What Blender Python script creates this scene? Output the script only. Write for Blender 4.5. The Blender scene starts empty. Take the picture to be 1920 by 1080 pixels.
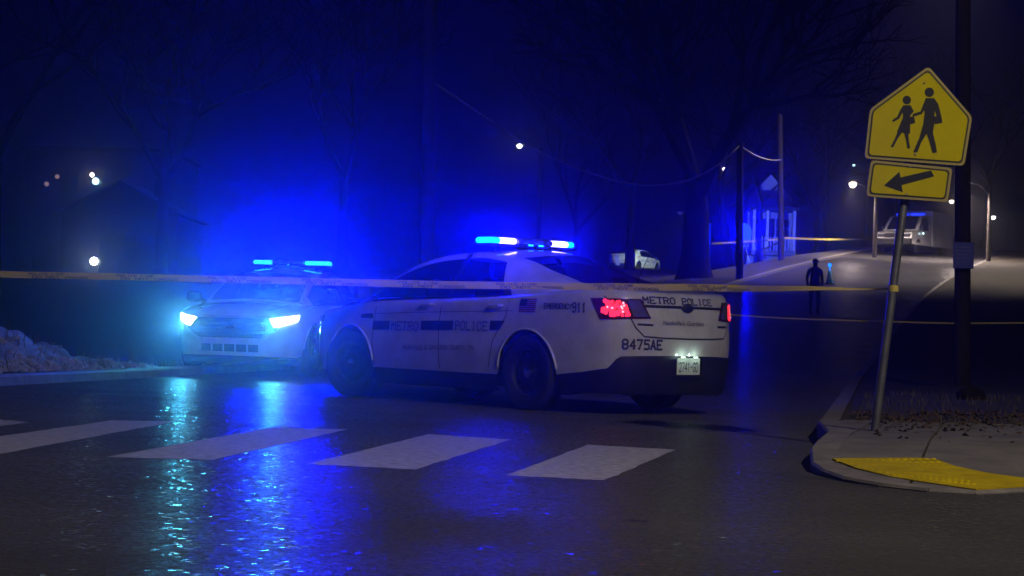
import bpy, bmesh, math, random
from mathutils import Vector, Matrix, noise
R = math.radians
SC = bpy.context.scene
COL = SC.collection

# ------------------------------------------------------------------ camera
FPX, CAM_H, PITCH, ROLL = 3800.0, 0.782, 0.020, 0.029      # focal length in 1920-wide pixels
cd = bpy.data.cameras.new('camera'); co = bpy.data.objects.new('camera', cd); COL.objects.link(co)
cd.sensor_width = 36.0; cd.lens = 36.0 * FPX / 1920.0; cd.clip_start = .1; cd.clip_end = 2000
C_F = Vector((0, math.cos(PITCH), math.sin(PITCH)))
_up = Vector((0, -math.sin(PITCH), math.cos(PITCH)))
C_R = Vector((1,0,0))*math.cos(ROLL) + _up*math.sin(ROLL)
C_U = -Vector((1,0,0))*math.sin(ROLL) + _up*math.cos(ROLL)
C_O = Vector((0,0,CAM_H))
m = Matrix((C_R, C_U, -C_F)).transposed().to_4x4(); m.translation = C_O
co.matrix_world = m
SC.camera = co

# ------------------------------------------------------------------ night sky, moon-dim sun, exposure
w = bpy.data.worlds.new('World'); SC.world = w; w.use_nodes = True
nt = w.node_tree; bg = nt.nodes['Background']
sky = nt.nodes.new('ShaderNodeTexSky'); sky.sky_type = 'NISHITA'; sky.sun_disc = False
sky.sun_elevation = R(-1.5); sky.sun_rotation = R(180); sky.air_density = 1.0; sky.dust_density = .3; sky.ozone_density = 6.0
tint = nt.nodes.new('ShaderNodeMix'); tint.data_type = 'RGBA'; tint.blend_type = 'MULTIPLY'; tint.inputs[0].default_value = 1
tint.inputs[7].default_value = (.10, .12, 1, 1)
nt.links.new(sky.outputs[0], tint.inputs[6]); nt.links.new(tint.outputs[2], bg.inputs[0])
bg.inputs[1].default_value = SKY_STRENGTH = 0.15
sl = bpy.data.lights.new('moon_sun', 'SUN'); sl.energy = .004; sl.angle = R(.5); sl.color = (.75,.85,1)
so = bpy.data.objects.new('moon_sun', sl); COL.objects.link(so); so.rotation_euler = (R(40), 0, R(-25))
SC.view_settings.view_transform = 'Standard'; SC.view_settings.look = 'None'; SC.view_settings.exposure = 0; SC.view_settings.gamma = 1
SC.render.engine = 'CYCLES'; cy = SC.cycles
cy.use_denoising = True; cy.max_bounces = 5; cy.diffuse_bounces = 2; cy.glossy_bounces = 3; cy.transmission_bounces = 4
cy.volume_bounces = 0; cy.transparent_max_bounces = 12; cy.caustics_reflective = False; cy.caustics_refractive = False
cy.sample_clamp_indirect = 4.0

# light strengths
BLUE = 2750.0          # lightbar lens radiance (blue channel)
HEAD = 3.2           # headlamp beam
ASSUMED_LAMP = 2450.0         # assumed street lamp out of view near the camera
HAZE = .0056

# ------------------------------------------------------------------ helpers
def at(px, py, Y):
    d = C_F + C_R*((px-960)/FPX) + C_U*((540-py)/FPX)
    return C_O + d*(Y/d.y)
def onz(px, py, z):
    d = C_F + C_R*((px-960)/FPX) + C_U*((540-py)/FPX)
    return C_O + d*((z-CAM_H)/d.z)
def sst(a, b, x):
    t = max(0, min(1, (x-a)/(b-a))); return t*t*(3-2*t)
class MB:
    def __init__(self): self.v=[]; self.f=[]; self.m=[]
    def face(self, pts, mi=0):
        n=len(self.v); self.v += [tuple(p) for p in pts]; self.f.append(tuple(range(n,n+len(pts)))); self.m.append(mi)
    def add(self, vs, fs, mi=0):
        n=len(self.v); self.v += [tuple(p) for p in vs]
        for f in fs: self.f.append(tuple(i+n for i in f)); self.m.append(mi)
        return self
    def box(self, c, s, rz=0, mi=0, M=None):
        cx,cy_,cz=c; hx,hy,hz=s[0]/2,s[1]/2,s[2]/2; ca,sa=math.cos(rz),math.sin(rz)
        vs=[]
        for z in (-hz,hz):
            for x,y in ((-hx,-hy),(hx,-hy),(hx,hy),(-hx,hy)): vs.append((cx+x*ca-y*sa, cy_+x*sa+y*ca, cz+z))
        if M is not None: vs=[M@Vector(v) for v in vs]
        return self.add(vs, [(3,2,1,0),(4,5,6,7),(0,1,5,4),(1,2,6,5),(2,3,7,6),(3,0,4,7)], mi)
    def bbox(self, c, s, b, mi=0, rz=0):
        # box with chamfered edges (24 corners)
        hx,hy,hz=s[0]/2,s[1]/2,s[2]/2; bm=bmesh.new(); bmesh.ops.create_cube(bm,size=1)
        for v in bm.verts: v.co=Vector((v.co.x*2*hx,v.co.y*2*hy,v.co.z*2*hz))
        bmesh.ops.bevel(bm,geom=bm.edges[:],offset=b,segments=2,affect='EDGES',profile=.5)
        bm.verts.ensure_lookup_table(); M=Matrix.Translation(c)@Matrix.Rotation(rz,4,'Z')
        self.add([M@v.co for v in bm.verts],[tuple(l.vert.index for l in f.loops) for f in bm.faces],mi); bm.free(); return self
    def tube(self, p0, p1, r0, r1=None, n=8, cap=True, mi=0):
        r1=r0 if r1 is None else r1; p0=Vector(p0); p1=Vector(p1); d=(p1-p0)
        if d.length<1e-6: return self
        d.normalize(); a=d.orthogonal().normalized(); b=d.cross(a)
        vs=[]
        for p,r in ((p0,r0),(p1,r1)):
            for k in range(n):
                t=2*math.pi*k/n; vs.append(p+(a*math.cos(t)+b*math.sin(t))*r)
        fs=[(k,(k+1)%n,n+(k+1)%n,n+k) for k in range(n)]
        if cap: fs += [tuple(range(n-1,-1,-1)), tuple(range(n,2*n))]
        return self.add(vs,fs,mi)
    def path(self, pts, r, n=6, mi=0):
        for a,b in zip(pts,pts[1:]): self.tube(a,b,r,r,n,True,mi)
        return self
    def lathe(self, prof, M, n=24, mi=0):
        # prof: (radius, axial) ; axis = local Z
        vs=[]; k=len(prof)
        for i in range(n):
            t=2*math.pi*i/n
            for r,a in prof: vs.append(M@Vector((r*math.cos(t),r*math.sin(t),a)))
        fs=[]
        for i in range(n):
            j=(i+1)%n
            for q in range(k-1): fs.append((i*k+q,j*k+q,j*k+q+1,i*k+q+1))
        return self.add(vs,fs,mi)
    def grid(self, fn, nu, nv, mi=0, skip=None, wrapu=False):
        vs=[fn(i/nu,j/nv) for j in range(nv+1) for i in range(nu+1)]
        fs=[]
        for j in range(nv):
            for i in range(nu):
                if skip and skip(i,j): continue
                a=j*(nu+1)+i; fs.append((a,a+1,a+nu+2,a+nu+1))
        return self.add(vs,fs,mi)
    def prism(self, poly, dv, mi=0):
        dv=Vector(dv); n=len(poly); a=[Vector(p) for p in poly]; b=[p+dv for p in a]
        return self.add(a+b, [tuple(range(n-1,-1,-1)),tuple(range(n,2*n))]+[(k,(k+1)%n,n+(k+1)%n,n+k) for k in range(n)], mi)
    def build(self, name, mats, parent=None, smooth=False, weld=0, mirror=None, angle=None):
        me=bpy.data.meshes.new(name); me.from_pydata(self.v,[],self.f)
        if not isinstance(mats,(list,tuple)): mats=[mats]
        for mm in mats: me.materials.append(mm)
        if len(mats)>1: me.polygons.foreach_set('material_index', self.m)
        bm=bmesh.new(); bm.from_mesh(me)
        if weld: bmesh.ops.remove_doubles(bm,verts=bm.verts,dist=weld)
        bmesh.ops.recalc_face_normals(bm,faces=bm.faces)
        bm.to_mesh(me); bm.free()
        if smooth:
            me.polygons.foreach_set('use_smooth',[True]*len(me.polygons))
            if angle: me.set_sharp_from_angle(angle=R(angle))
        o=bpy.data.objects.new(name,me); COL.objects.link(o)
        if parent is not None: o.parent=parent
        return o
def empty(name, loc=(0,0,0), rz=0, label=None, cat=None, group=None):
    o=bpy.data.objects.new(name,None); COL.objects.link(o); o.location=loc; o.rotation_euler=(0,0,rz); o.empty_display_size=.2
    return tag(o,label,cat,group)
def tag(o, label=None, cat=None, group=None, kind=None):
    if label: o['label']=label
    if cat: o['category']=cat
    if group: o['group']=group
    if kind: o['kind']=kind
    return o
def copy_tree(o, parent=None):
    c=o.copy(); COL.objects.link(c); c.parent=parent
    for ch in list(o.children): copy_tree(ch,c)
    return c

def point(name, loc, e, col, r=.1, parent=None):
    L=bpy.data.lights.new(name,'POINT'); L.energy=e; L.color=col; L.shadow_soft_size=r
    o=bpy.data.objects.new(name,L); COL.objects.link(o); o.location=loc
    if parent is not None: o.parent=parent
    return o

# ------------------------------------------------------------------ materials
def mat(name, col, rough=.6, metal=0, spec=.5, coat=0, var=0, vscale=6, bump=0, bscale=40, emit=None, estr=1, col2=None, detail=6, rvar=0):
    mm=bpy.data.materials.new(name); mm.use_nodes=True; t=mm.node_tree; b=t.nodes['Principled BSDF']
    b.inputs['Base Color'].default_value=(*col,1); b.inputs['Roughness'].default_value=rough; b.inputs['Metallic'].default_value=metal
    b.inputs['Specular IOR Level'].default_value=spec; b.inputs['Coat Weight'].default_value=coat; b.inputs['Coat Roughness'].default_value=.08
    if emit: b.inputs['Emission Color'].default_value=(*emit,1); b.inputs['Emission Strength'].default_value=estr
    if var or col2 or bump or rvar:
        tc=t.nodes.new('ShaderNodeTexCoord')
    if var or col2:
        n=t.nodes.new('ShaderNodeTexNoise'); n.inputs['Scale'].default_value=vscale; n.inputs['Detail'].default_value=detail; n.inputs['Roughness'].default_value=.65
        t.links.new(tc.outputs['Object'],n.inputs['Vector'])
        cr=t.nodes.new('ShaderNodeValToRGB'); c2=col2 or tuple(c*(1-var) for c in col)
        cr.color_ramp.elements[0].position=.35; cr.color_ramp.elements[1].position=.68
        cr.color_ramp.elements[0].color=(*c2,1); cr.color_ramp.elements[1].color=(*col,1)
        t.links.new(n.outputs[0],cr.inputs[0]); t.links.new(cr.outputs[0],b.inputs['Base Color'])
        if rvar:
            mr=t.nodes.new('ShaderNodeMapRange'); mr.inputs[1].default_value=.3; mr.inputs[2].default_value=.7
            mr.inputs[3].default_value=rough-rvar; mr.inputs[4].default_value=rough+rvar
            t.links.new(n.outputs[0],mr.inputs[0]); t.links.new(mr.outputs[0],b.inputs['Roughness'])
    if bump:
        n2=t.nodes.new('ShaderNodeTexNoise'); n2.inputs['Scale'].default_value=bscale; n2.inputs['Detail'].default_value=4
        t.links.new(tc.outputs['Object'],n2.inputs['Vector'])
        bp=t.nodes.new('ShaderNodeBump'); bp.inputs['Strength'].default_value=bump; bp.inputs['Distance'].default_value=.01
        t.links.new(n2.outputs[0],bp.inputs['Height']); t.links.new(bp.outputs[0],b.inputs['Normal'])
    return mm
def emitter(name, col, s):
    mm=bpy.data.materials.new(name); mm.use_nodes=True; t=mm.node_tree; t.nodes.remove(t.nodes['Principled BSDF'])
    e=t.nodes.new('ShaderNodeEmission'); e.inputs[0].default_value=(*col,1); e.inputs[1].default_value=s
    t.links.new(e.outputs[0],t.nodes['Material Output'].inputs[0]); return mm
def glass_mat(name, tintc, rough=.03):
    mm=bpy.data.materials.new(name); mm.use_nodes=True; t=mm.node_tree; t.nodes.remove(t.nodes['Principled BSDF'])
    tr=t.nodes.new('ShaderNodeBsdfTransparent'); tr.inputs[0].default_value=(*tintc,1)
    gl=t.nodes.new('ShaderNodeBsdfGlossy'); gl.inputs['Roughness'].default_value=rough; gl.inputs[0].default_value=(.9,.9,.9,1)
    fr=t.nodes.new('ShaderNodeFresnel'); fr.inputs[0].default_value=1.5; mx=t.nodes.new('ShaderNodeMixShader')
    t.links.new(fr.outputs[0],mx.inputs[0]); t.links.new(tr.outputs[0],mx.inputs[1]); t.links.new(gl.outputs[0],mx.inputs[2])
    t.links.new(mx.outputs[0],t.nodes['Material Output'].inputs[0]); return mm
def asphalt_mat():
    mm=bpy.data.materials.new('wet_asphalt'); mm.use_nodes=True; t=mm.node_tree; b=t.nodes['Principled BSDF']; L=t.links.new
    tc=t.nodes.new('ShaderNodeTexCoord')
    def nz(scale,det=5,rough=.6):
        n=t.nodes.new('ShaderNodeTexNoise'); n.inputs['Scale'].default_value=scale; n.inputs['Detail'].default_value=det; n.inputs['Roughness'].default_value=rough
        L(tc.outputs['Object'],n.inputs['Vector']); return n
    big=nz(.35,6); fine=nz(45,3,.7)
    cr=t.nodes.new('ShaderNodeValToRGB'); cr.color_ramp.elements[0].position=.3; cr.color_ramp.elements[1].position=.75
    cr.color_ramp.elements[0].color=(.048,.047,.048,1); cr.color_ramp.elements[1].color=(.085,.082,.082,1)
    mx=t.nodes.new('ShaderNodeMath'); mx.operation='MULTIPLY_ADD'; mx.inputs[1].default_value=.35; 
    L(fine.outputs[0],mx.inputs[0]); L(big.outputs[0],mx.inputs[2])
    sb=t.nodes.new('ShaderNodeMath'); sb.operation='SUBTRACT'; sb.inputs[1].default_value=.17; L(mx.outputs[0],sb.inputs[0])
    L(sb.outputs[0],cr.inputs[0]); L(cr.outputs[0],b.inputs['Base Color'])
    b.inputs['Specular IOR Level'].default_value=.055
    # stone chips: most cells share the mean plane, a few tilted facets stay glossy and glint
    vo=t.nodes.new('ShaderNodeTexVoronoi'); vo.inputs['Scale'].default_value=95; L(tc.outputs['Object'],vo.inputs['Vector'])
    bp=t.nodes.new('ShaderNodeBump'); bp.inputs['Strength'].default_value=.55; bp.inputs['Distance'].default_value=.004
    L(vo.outputs['Distance'],bp.inputs['Height'])
    v2=t.nodes.new('ShaderNodeTexVoronoi'); v2.inputs['Scale'].default_value=50; L(tc.outputs['Object'],v2.inputs['Vector'])
    ma=t.nodes.new('ShaderNodeVectorMath'); ma.operation='MULTIPLY_ADD'; ma.inputs[1].default_value=(.42,.42,0); ma.inputs[2].default_value=(-.21,-.21,1); L(v2.outputs['Color'],ma.inputs[0])
    nm=t.nodes.new('ShaderNodeVectorMath'); nm.operation='NORMALIZE'; L(ma.outputs[0],nm.inputs[0])
    sp=t.nodes.new('ShaderNodeSeparateColor'); L(v2.outputs['Color'],sp.inputs[0])
    gt=t.nodes.new('ShaderNodeMath'); gt.operation='GREATER_THAN'; gt.inputs[1].default_value=.78; L(sp.outputs[2],gt.inputs[0])
    mx2=t.nodes.new('ShaderNodeMix'); mx2.data_type='VECTOR'; L(gt.outputs[0],mx2.inputs[0]); L(bp.outputs[0],mx2.inputs[4]); L(nm.outputs[0],mx2.inputs[5]); L(mx2.outputs[1],b.inputs['Normal'])
    rg=t.nodes.new('ShaderNodeMix'); rg.data_type='FLOAT'; L(gt.outputs[0],rg.inputs[0]); rg.inputs[3].default_value=.11
    mid=nz(26,4); mr=t.nodes.new('ShaderNodeMapRange'); mr.inputs[1].default_value=.35; mr.inputs[2].default_value=.65; mr.inputs[3].default_value=.24; mr.inputs[4].default_value=.32
    L(mid.outputs[0],mr.inputs[0]); L(mr.outputs[0],rg.inputs[2]); L(rg.outputs[0],b.inputs['Roughness'])
    # damp, not flooded: dry diffuse stone between the wet film, in soft patches
    df=t.nodes.new('ShaderNodeBsdfDiffuse'); L(cr.outputs[0],df.inputs[0]); df.inputs['Roughness'].default_value=.6
    pt=nz(1.1,6); m3=t.nodes.new('ShaderNodeMapRange'); m3.inputs[1].default_value=.35; m3.inputs[2].default_value=.65; m3.inputs[3].default_value=.24; m3.inputs[4].default_value=.46
    L(pt.outputs[0],m3.inputs[0]); ms=t.nodes.new('ShaderNodeMixShader'); L(m3.outputs[0],ms.inputs[0]); L(df.outputs[0],ms.inputs[1]); L(b.outputs[0],ms.inputs[2]); L(ms.outputs[0],t.nodes['Material Output'].inputs[0])
    return mm
M={}
M['asphalt']=asphalt_mat()
M['paint_line']=mat('worn_road_paint',(.56,.56,.56),.6,col2=(.24,.24,.24),vscale=15,detail=12,bump=.6,bscale=70,spec=.25)
M['concrete']=mat('concrete',(.20,.185,.165),.75,var=.4,vscale=3,bump=.5,bscale=60)
M['kerb']=mat('kerb_concrete',(.24,.22,.195),.7,var=.45,vscale=5,bump=.5,bscale=50)
M['dome']=mat('tactile_dome_yellow',(.66,.50,.004),.8,spec=.06)
M['tactile']=mat('tactile_yellow',(.58,.43,.006),.8,spec=.06,var=.35,vscale=7,bump=.3,bscale=60)
M['earth']=mat('dark_grass_ground',(.058,.048,.032),.95,col2=(.026,.026,.016),vscale=1.6,bump=.8,bscale=12)
M['bank']=mat('dead_brush_bank',(.38,.41,.41),.95,col2=(.13,.15,.15),vscale=4,bump=1,bscale=22)
M['drygrass']=mat('dry_grass',(.17,.145,.09),.9,var=.5,vscale=3)
M['stone']=mat('rubble_stone',(.50,.49,.47),.7,var=.6,vscale=4,bump=.4,bscale=20)
M['leaf']=mat('fallen_leaves',(.12,.07,.035),.85,var=.6,vscale=9)
M['white']=mat('white_car_paint',(.74,.75,.75),.22,coat=1.0,col2=(.55,.55,.54),vscale=3.5,detail=9)
M['blacktrim']=mat('black_plastic_trim',(.012,.012,.013),.5,bump=.1,bscale=120)
M['interior']=mat('dark_interior',(.015,.015,.017),.8)
M['seat']=mat('dark_seat_fabric',(.02,.02,.022),.85,bump=.3,bscale=150)
M['rubber']=mat('tyre_rubber',(.014,.014,.014),.75,bump=.3,bscale=60)
M['rim']=mat('black_steel_wheel',(.012,.012,.013),.6,metal=0)
M['chrome']=mat('chrome',(.75,.75,.76),.12,metal=1)
M['seam']=mat('panel_gap',(.006,.006,.007),.8)
M['navy']=mat('navy_vinyl',(.012,.020,.085),.4)
M['flagred']=mat('flag_red_vinyl',(.28,.02,.03),.4)
M['outline']=mat('grey_blue_vinyl',(.10,.12,.26),.4)
M['glass']=glass_mat('tinted_car_glass',(.74,.78,.80))
M['lens_dark']=mat('dark_red_lens',(.06,.004,.008),.08,coat=1)
M['lens_clear']=mat('clear_grey_lens',(.10,.10,.12),.08,coat=1)
M['tail_on']=emitter('lit_red_lens',(1,.02,.034),2.6)
M['tail_hot']=emitter('hot_red_bulb',(1,.38,.40),2.2)
M['head_on']=emitter('lit_headlamp',(.62,.97,1.0),28)
M['bar_blue']=emitter('lit_blue_module',(.00001,1.15/(BLUE*.42),1.0),BLUE*.42)
M['bar_front']=emitter('lit_blue_front_module',(.00001,1.15/(BLUE*1.6),1.0),BLUE*1.6)
M['bar_cool']=emitter('lit_blue_module_dim',(.0006,.013,1.0),90)
M['bar_white']=emitter('lit_white_module',(.9,.82,1.0),9)
M['bar_off']=mat('clear_lightbar_lens',(.10,.11,.16),.12,coat=1)
M['plate']=mat('plate_white',(.70,.78,.72),.5)
M['ink']=mat('dark_ink',(.012,.014,.016),.6)
M['yellow']=mat('sign_yellow',(.64,.54,.001),.7,spec=.06,var=.12,vscale=5)
M['signedge']=mat('sign_edge_sheeting',(.42,.34,.10),.5)
M['galv']=mat('galvanised_steel',(.30,.31,.31),.42,metal=.75,var=.35,vscale=14)
M['tape']=mat('barrier_tape',(.85,.69,.15),.55,spec=.15,var=.12,vscale=3)
t=M['tape'].node_tree; tr_=t.nodes.new('ShaderNodeBsdfTransparent'); mx_=t.nodes.new('ShaderNodeMixShader'); mx_.inputs[0].default_value=.18
t.links.new(t.nodes['Principled BSDF'].outputs[0],mx_.inputs[1]); t.links.new(tr_.outputs[0],mx_.inputs[2]); t.links.new(mx_.outputs[0],t.nodes['Material Output'].inputs[0])
M['tapeink']=mat('faded_tape_print',(.10,.08,.03),.6)
M['wood']=mat('weathered_pole_wood',(.040,.031,.023),.85,var=.5,vscale=9,bump=.6,bscale=40)
M['bark']=mat('tree_bark',(.020,.017,.014),.95,spec=.1,var=.5,vscale=8,bump=.9,bscale=20)
M['wire']=mat('cable_sheath',(.5,.46,.42),.6)
M['siding']=mat('pale_siding',(.55,.55,.53),.7,var=.15,vscale=2)
M['brick']=mat('dark_brick',(.05,.034,.028),.9,var=.4,vscale=9)
M['roofing']=mat('roof_shingle',(.03,.03,.032),.9,var=.4,vscale=12)
M['pane']=mat('dark_window_pane',(.01,.012,.016),.08)
M['warmwin']=emitter('dim_lit_window',(1,.55,.28),.55)
M['cloth']=mat('dark_uniform',(.012,.013,.022),.85)
M['skin']=mat('skin',(.30,.18,.12),.6)
M['teal']=mat('reflective_teal',(.05,.42,.45),.4)
M['bluesign']=mat('blue_white_sign',(.02,.035,.26),.45,var=.1)


# ------------------------------------------------------------------ terrain and roads
def xr(Y): return 2.0 + .183*(Y-13.6) + .0011*max(0,Y-30)**2 * (1 if Y<120 else 1) if Y<150 else xr(149.99)+.48*(Y-150)
def wid(Y): return 9.0 - 1.5*sst(30,60,Y)
def xl(Y): return xr(Y)-wid(Y)
def zr(Y):
    k=5.0; a=(Y-46)/k; sp = k*math.log1p(math.exp(a)) if a<30 else Y-46
    b=(Y-128)/8; sp2 = 8*math.log1p(math.exp(b)) if b<30 else Y-128
    return .087*(sp-sp2*1.05)
def Z(X, Y):
    t = X-xl(Y)
    f = 1 - .34*sst(1,9,-t) - .26*sst(20,46,-t)
    return zr(Y)*f
YS=[-12,-4]+[k*1.5 for k in range(0,20)]+[30+k*2.5 for k in range(0,49)]+[152+k*8 for k in range(0,14)]
b=MB()
def rrow(Y):
    r = 45 if Y<29 else xr(Y)+1.5
    l = xl(Y)-1.5 if Y>10 else -45
    return l,r
def rfn(u,v):
    Y=YS[round(v*(len(YS)-1))]; l,r=rrow(Y); X=l+(r-l)*u
    t=(X-xl(Y))/wid(Y); return (X,Y,zr(Y)+(.0))
b.grid(rfn,16,len(YS)-1)
road=tag(b.build('road',M['asphalt'],smooth=True),'dark wet asphalt road running uphill','road',kind='structure')
del road['category']
# crosswalk bars
ph=-.181; e1=Vector((math.cos(ph),math.sin(ph),0)); e2=Vector((-math.sin(ph),math.cos(ph),0))
bars=[[(948,891),(1133,900),(1267,843),(1103,834)],[(575,870),(778,880),(957,824),(803,814)],[(197,857),(400,862),(652,805),(512,801)],[(-190,845),(5,850),(330,790),(210,788)],[(-560,838),(-370,842),(55,792),(-70,780)]]
rnd=random.Random(4)
for q in bars:
    c=[onz(x,y,.0015) for x,y in q]; b=MB(); n=14
    L0,R0,R1,L1=c
    ring=[]
    for k in range(n): ring.append(L0.lerp(R0,k/n))
    for k in range(n): ring.append(R0.lerp(R1,k/n))
    for k in range(n): ring.append(R1.lerp(L1,k/n))
    for k in range(n): ring.append(L1.lerp(L0,k/n))
    ring=[p+Vector((rnd.gauss(0,.004),rnd.gauss(0,.012),0)) for p in ring]
    b.face(ring); b.build('crosswalk_bar',M['paint_line'],road)
# tar seams and cracks
for pts,wd in (([(1440,888),(1490,893),(1560,899),(1640,915)],.02),([(800,902),(900,908),(1010,900),(1140,902)],.018),([(1350,884),(1420,886),(1500,887)],.03),([(1010,934),(1050,936)],.03),([(1170,975),(1215,978)],.035),([(950,822),(1100,826),(1300,852),(1500,862)],.015)):
    p=[onz(x,y,.0008) for x,y in pts]; b=MB()
    for a,c in zip(p,p[1:]):
        d=(c-a).normalized(); s=Vector((-d.y,d.x,0))*wd
        b.face([a-s*.6,c-s*.8,c+s*.7,a+s])
    b.build('tar_seam',M['seam'],road)
# ground on both sides
TL=[0,-.3,-.7,-1.2,-2,-3,-4.5,-7,-10,-14,-20,-28,-40,-60,-90,-140]
YG=[k*1.5 for k in range(-8,20)]+[30+k*3 for k in range(0,40)]+[152+k*8 for k in range(0,14)]
def ng(X,Y,a): return a*noise.noise((X*.4,Y*.4,1.3))+a*.5*noise.noise((X*1.3,Y*1.3,5))
b=MB()
def gl(u,v):
    t=TL[round(u*(len(TL)-1))]; Y=YG[round(v*(len(YG)-1))]; X=xl(Y)-.16+t
    return (X,Y,Z(X,Y)+.10+(ng(X,Y,.10) if t<-.4 else 0)+.25*sst(2,9,-t))
b.grid(gl,len(TL)-1,len(YG)-1); tag(b.build('ground',M['earth'],smooth=True),'dark grassy ground left of the road',kind='structure')
YG2=[14.6,15.2,16]+[17+k*1.5 for k in range(0,9)]+[30+k*3 for k in range(0,40)]+[152+k*8 for k in range(0,14)]
TR=[-t for t in TL]
b=MB()
def gr(u,v):
    t=TR[round(u*(len(TR)-1))]; Y=YG2[round(v*(len(YG2)-1))]; X=xr(Y)+.16+t
    return (X,Y,zr(Y)+.115+(ng(X,Y,.07) if t>.4 else 0)+.9*sst(4,26,t)*sst(20,60,Y))
b.grid(gr,len(TR)-1,len(YG2)-1); tag(b.build('ground',M['earth'],smooth=True),'dark grassy ground right of the road',kind='structure')
# kerbs along the road, in lengths
def kerb_run(fx, sgn, y0, y1, step, name, label):
    root=empty(name,(0,0,0)); tag(root,label,kind='structure'); Y=y0
    while Y<y1:
        Y2=min(Y+step,y1)-.012; b=MB(); n=3
        rows=[]
        for k in range(n+1):
            y=Y+(Y2-Y)*k/n; x=fx(y); z=zr(y); o=sgn
            rows.append([(x,y,z-.05),(x,y,z+.095),(x+.02*o,y,z+.122),(x+.165*o,y,z+.125),(x+.165*o,y,z-.05)])
        vs=[p for r_ in rows for p in r_]; fs=[]
        for k in range(n):
            for j in range(4): fs.append((k*5+j,k*5+j+1,k*5+j+6,k*5+j+5))
        fs += [tuple(range(5)),tuple(range(n*5+4,n*5-1,-1))]
        b.add(vs,fs); b.build('kerb_stone',M['kerb'],root); Y+=step; step=min(step*1.06,9)
    return root
kerb_run(xl,-1,12,132,2.4,'kerb','concrete kerb along the left edge of the road')
kerb_run(xr,1,15.9,132,2.4,'kerb','concrete kerb along the right edge of the road')
# earth bank at left, rough
b=MB()
def bk(u,v):
    Y=13+v*16.2; t=-.17-u*6.5; X=xl(Y)+t
    hgt=.74*sst(.05,1.0,-t)*(1-sst(23.0,28.4,Y))*(.55+.45*sst(26,22.2,Y) if Y>22.2 else 1)
    n=.10*noise.noise((X*2.1,Y*2.1,0))+.06*noise.noise((X*5,Y*5,3))+.035*noise.noise((X*12,Y*12,7))
    return (X,Y,.105+hgt+n*sst(.02,.5,-t)*(.35+.65*(1-sst(25,29,Y))))
b.grid(bk,70,130); tag(b.build('earth_bank',M['bank'],smooth=True),'low rough roadside bank of earth and dead brush',kind='structure')
rnd=random.Random(11); b=MB()
for k in range(1500):
    Y=rnd.uniform(17,28.4); u=rnd.random()**1.2*.55; X,Yy,z=bk(u,(Y-13)/16.2)
    h=rnd.uniform(.04,.16)*(1.0 if rnd.random()<.85 else 1.8); a=rnd.uniform(0,6.28); wdt=rnd.uniform(.004,.010); ln=rnd.uniform(.2,.9)*h
    d=Vector((math.cos(a),math.sin(a),0)); s=Vector((-d.y,d.x,0))*wdt; p=Vector((X,Y,z-.01))
    b.face([p-s,p+s,p+d*ln*.5+s*.6+Vector((0,0,h*.7)),p+d*ln*.5-s*.6+Vector((0,0,h*.7))]); b.face([p+d*ln*.5-s*.6+Vector((0,0,h*.7)),p+d*ln*.5+s*.6+Vector((0,0,h*.7)),p+d*ln+Vector((0,0,h))])
tag(b.build('dead_grass',M['drygrass']),'dead grass and brush covering the roadside bank',kind='stuff')
b=MB()
for k in range(700):
    Y=rnd.uniform(17,27.2); X=xl(Y)-.16-abs(rnd.gauss(0,.16)); r=rnd.uniform(.012,.05); bm=bmesh.new(); bmesh.ops.create_icosphere(bm,subdivisions=1,radius=r)
    zz=bk(max(0,(xl(Y)-.17-X)/6.5),(Y-13)/16.2)[2]; sx,sy,sz=rnd.uniform(.7,1.5),rnd.uniform(.7,1.4),rnd.uniform(.5,1)
    bm.verts.ensure_lookup_table()
    b.add([(X+v.co.x*sx*rnd.uniform(.85,1.15),Y+v.co.y*sy,zz+v.co.z*sz+r*.3) for v in bm.verts],[tuple(l.vert.index for l in f.loops) for f in bm.faces]); bm.free()
tag(b.build('rubble',M['stone']),'pale rubble and ice chunks along the left kerb',kind='stuff')

# ------------------------------------------------------------------ pavement corner with the yellow pad
def zs(X,Y): return .020+.115*sst(10.6,13.6,Y)
def onside(px,py,dz=0):
    z=.08
    for _ in range(12):
        p=onz(px,py,z); z=zs(p.x,p.y)+dz
    return onz(px,py,z)
pave=empty('pavement'); tag(pave,'brown concrete pavement corner with kerb ramp beside the school sign',kind='structure')
edge=[(1552,808),(1528,828),(1519,846),(1522,862),(1540,878),(1580,893),(1650,906),(1740,916),(1830,921),(1925,916),(2100,905)]
E=[Vector((xr(15.9),15.9,0))]+[onside(*p) for p in edge]
back=[Vector((9,14.2,0)),Vector((9,16.4,0)),Vector((3.0,16.2,0)),Vector((xr(16.1)+.2,16.1,0))]
poly=[Vector((p.x,p.y,0)) for p in E]
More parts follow.
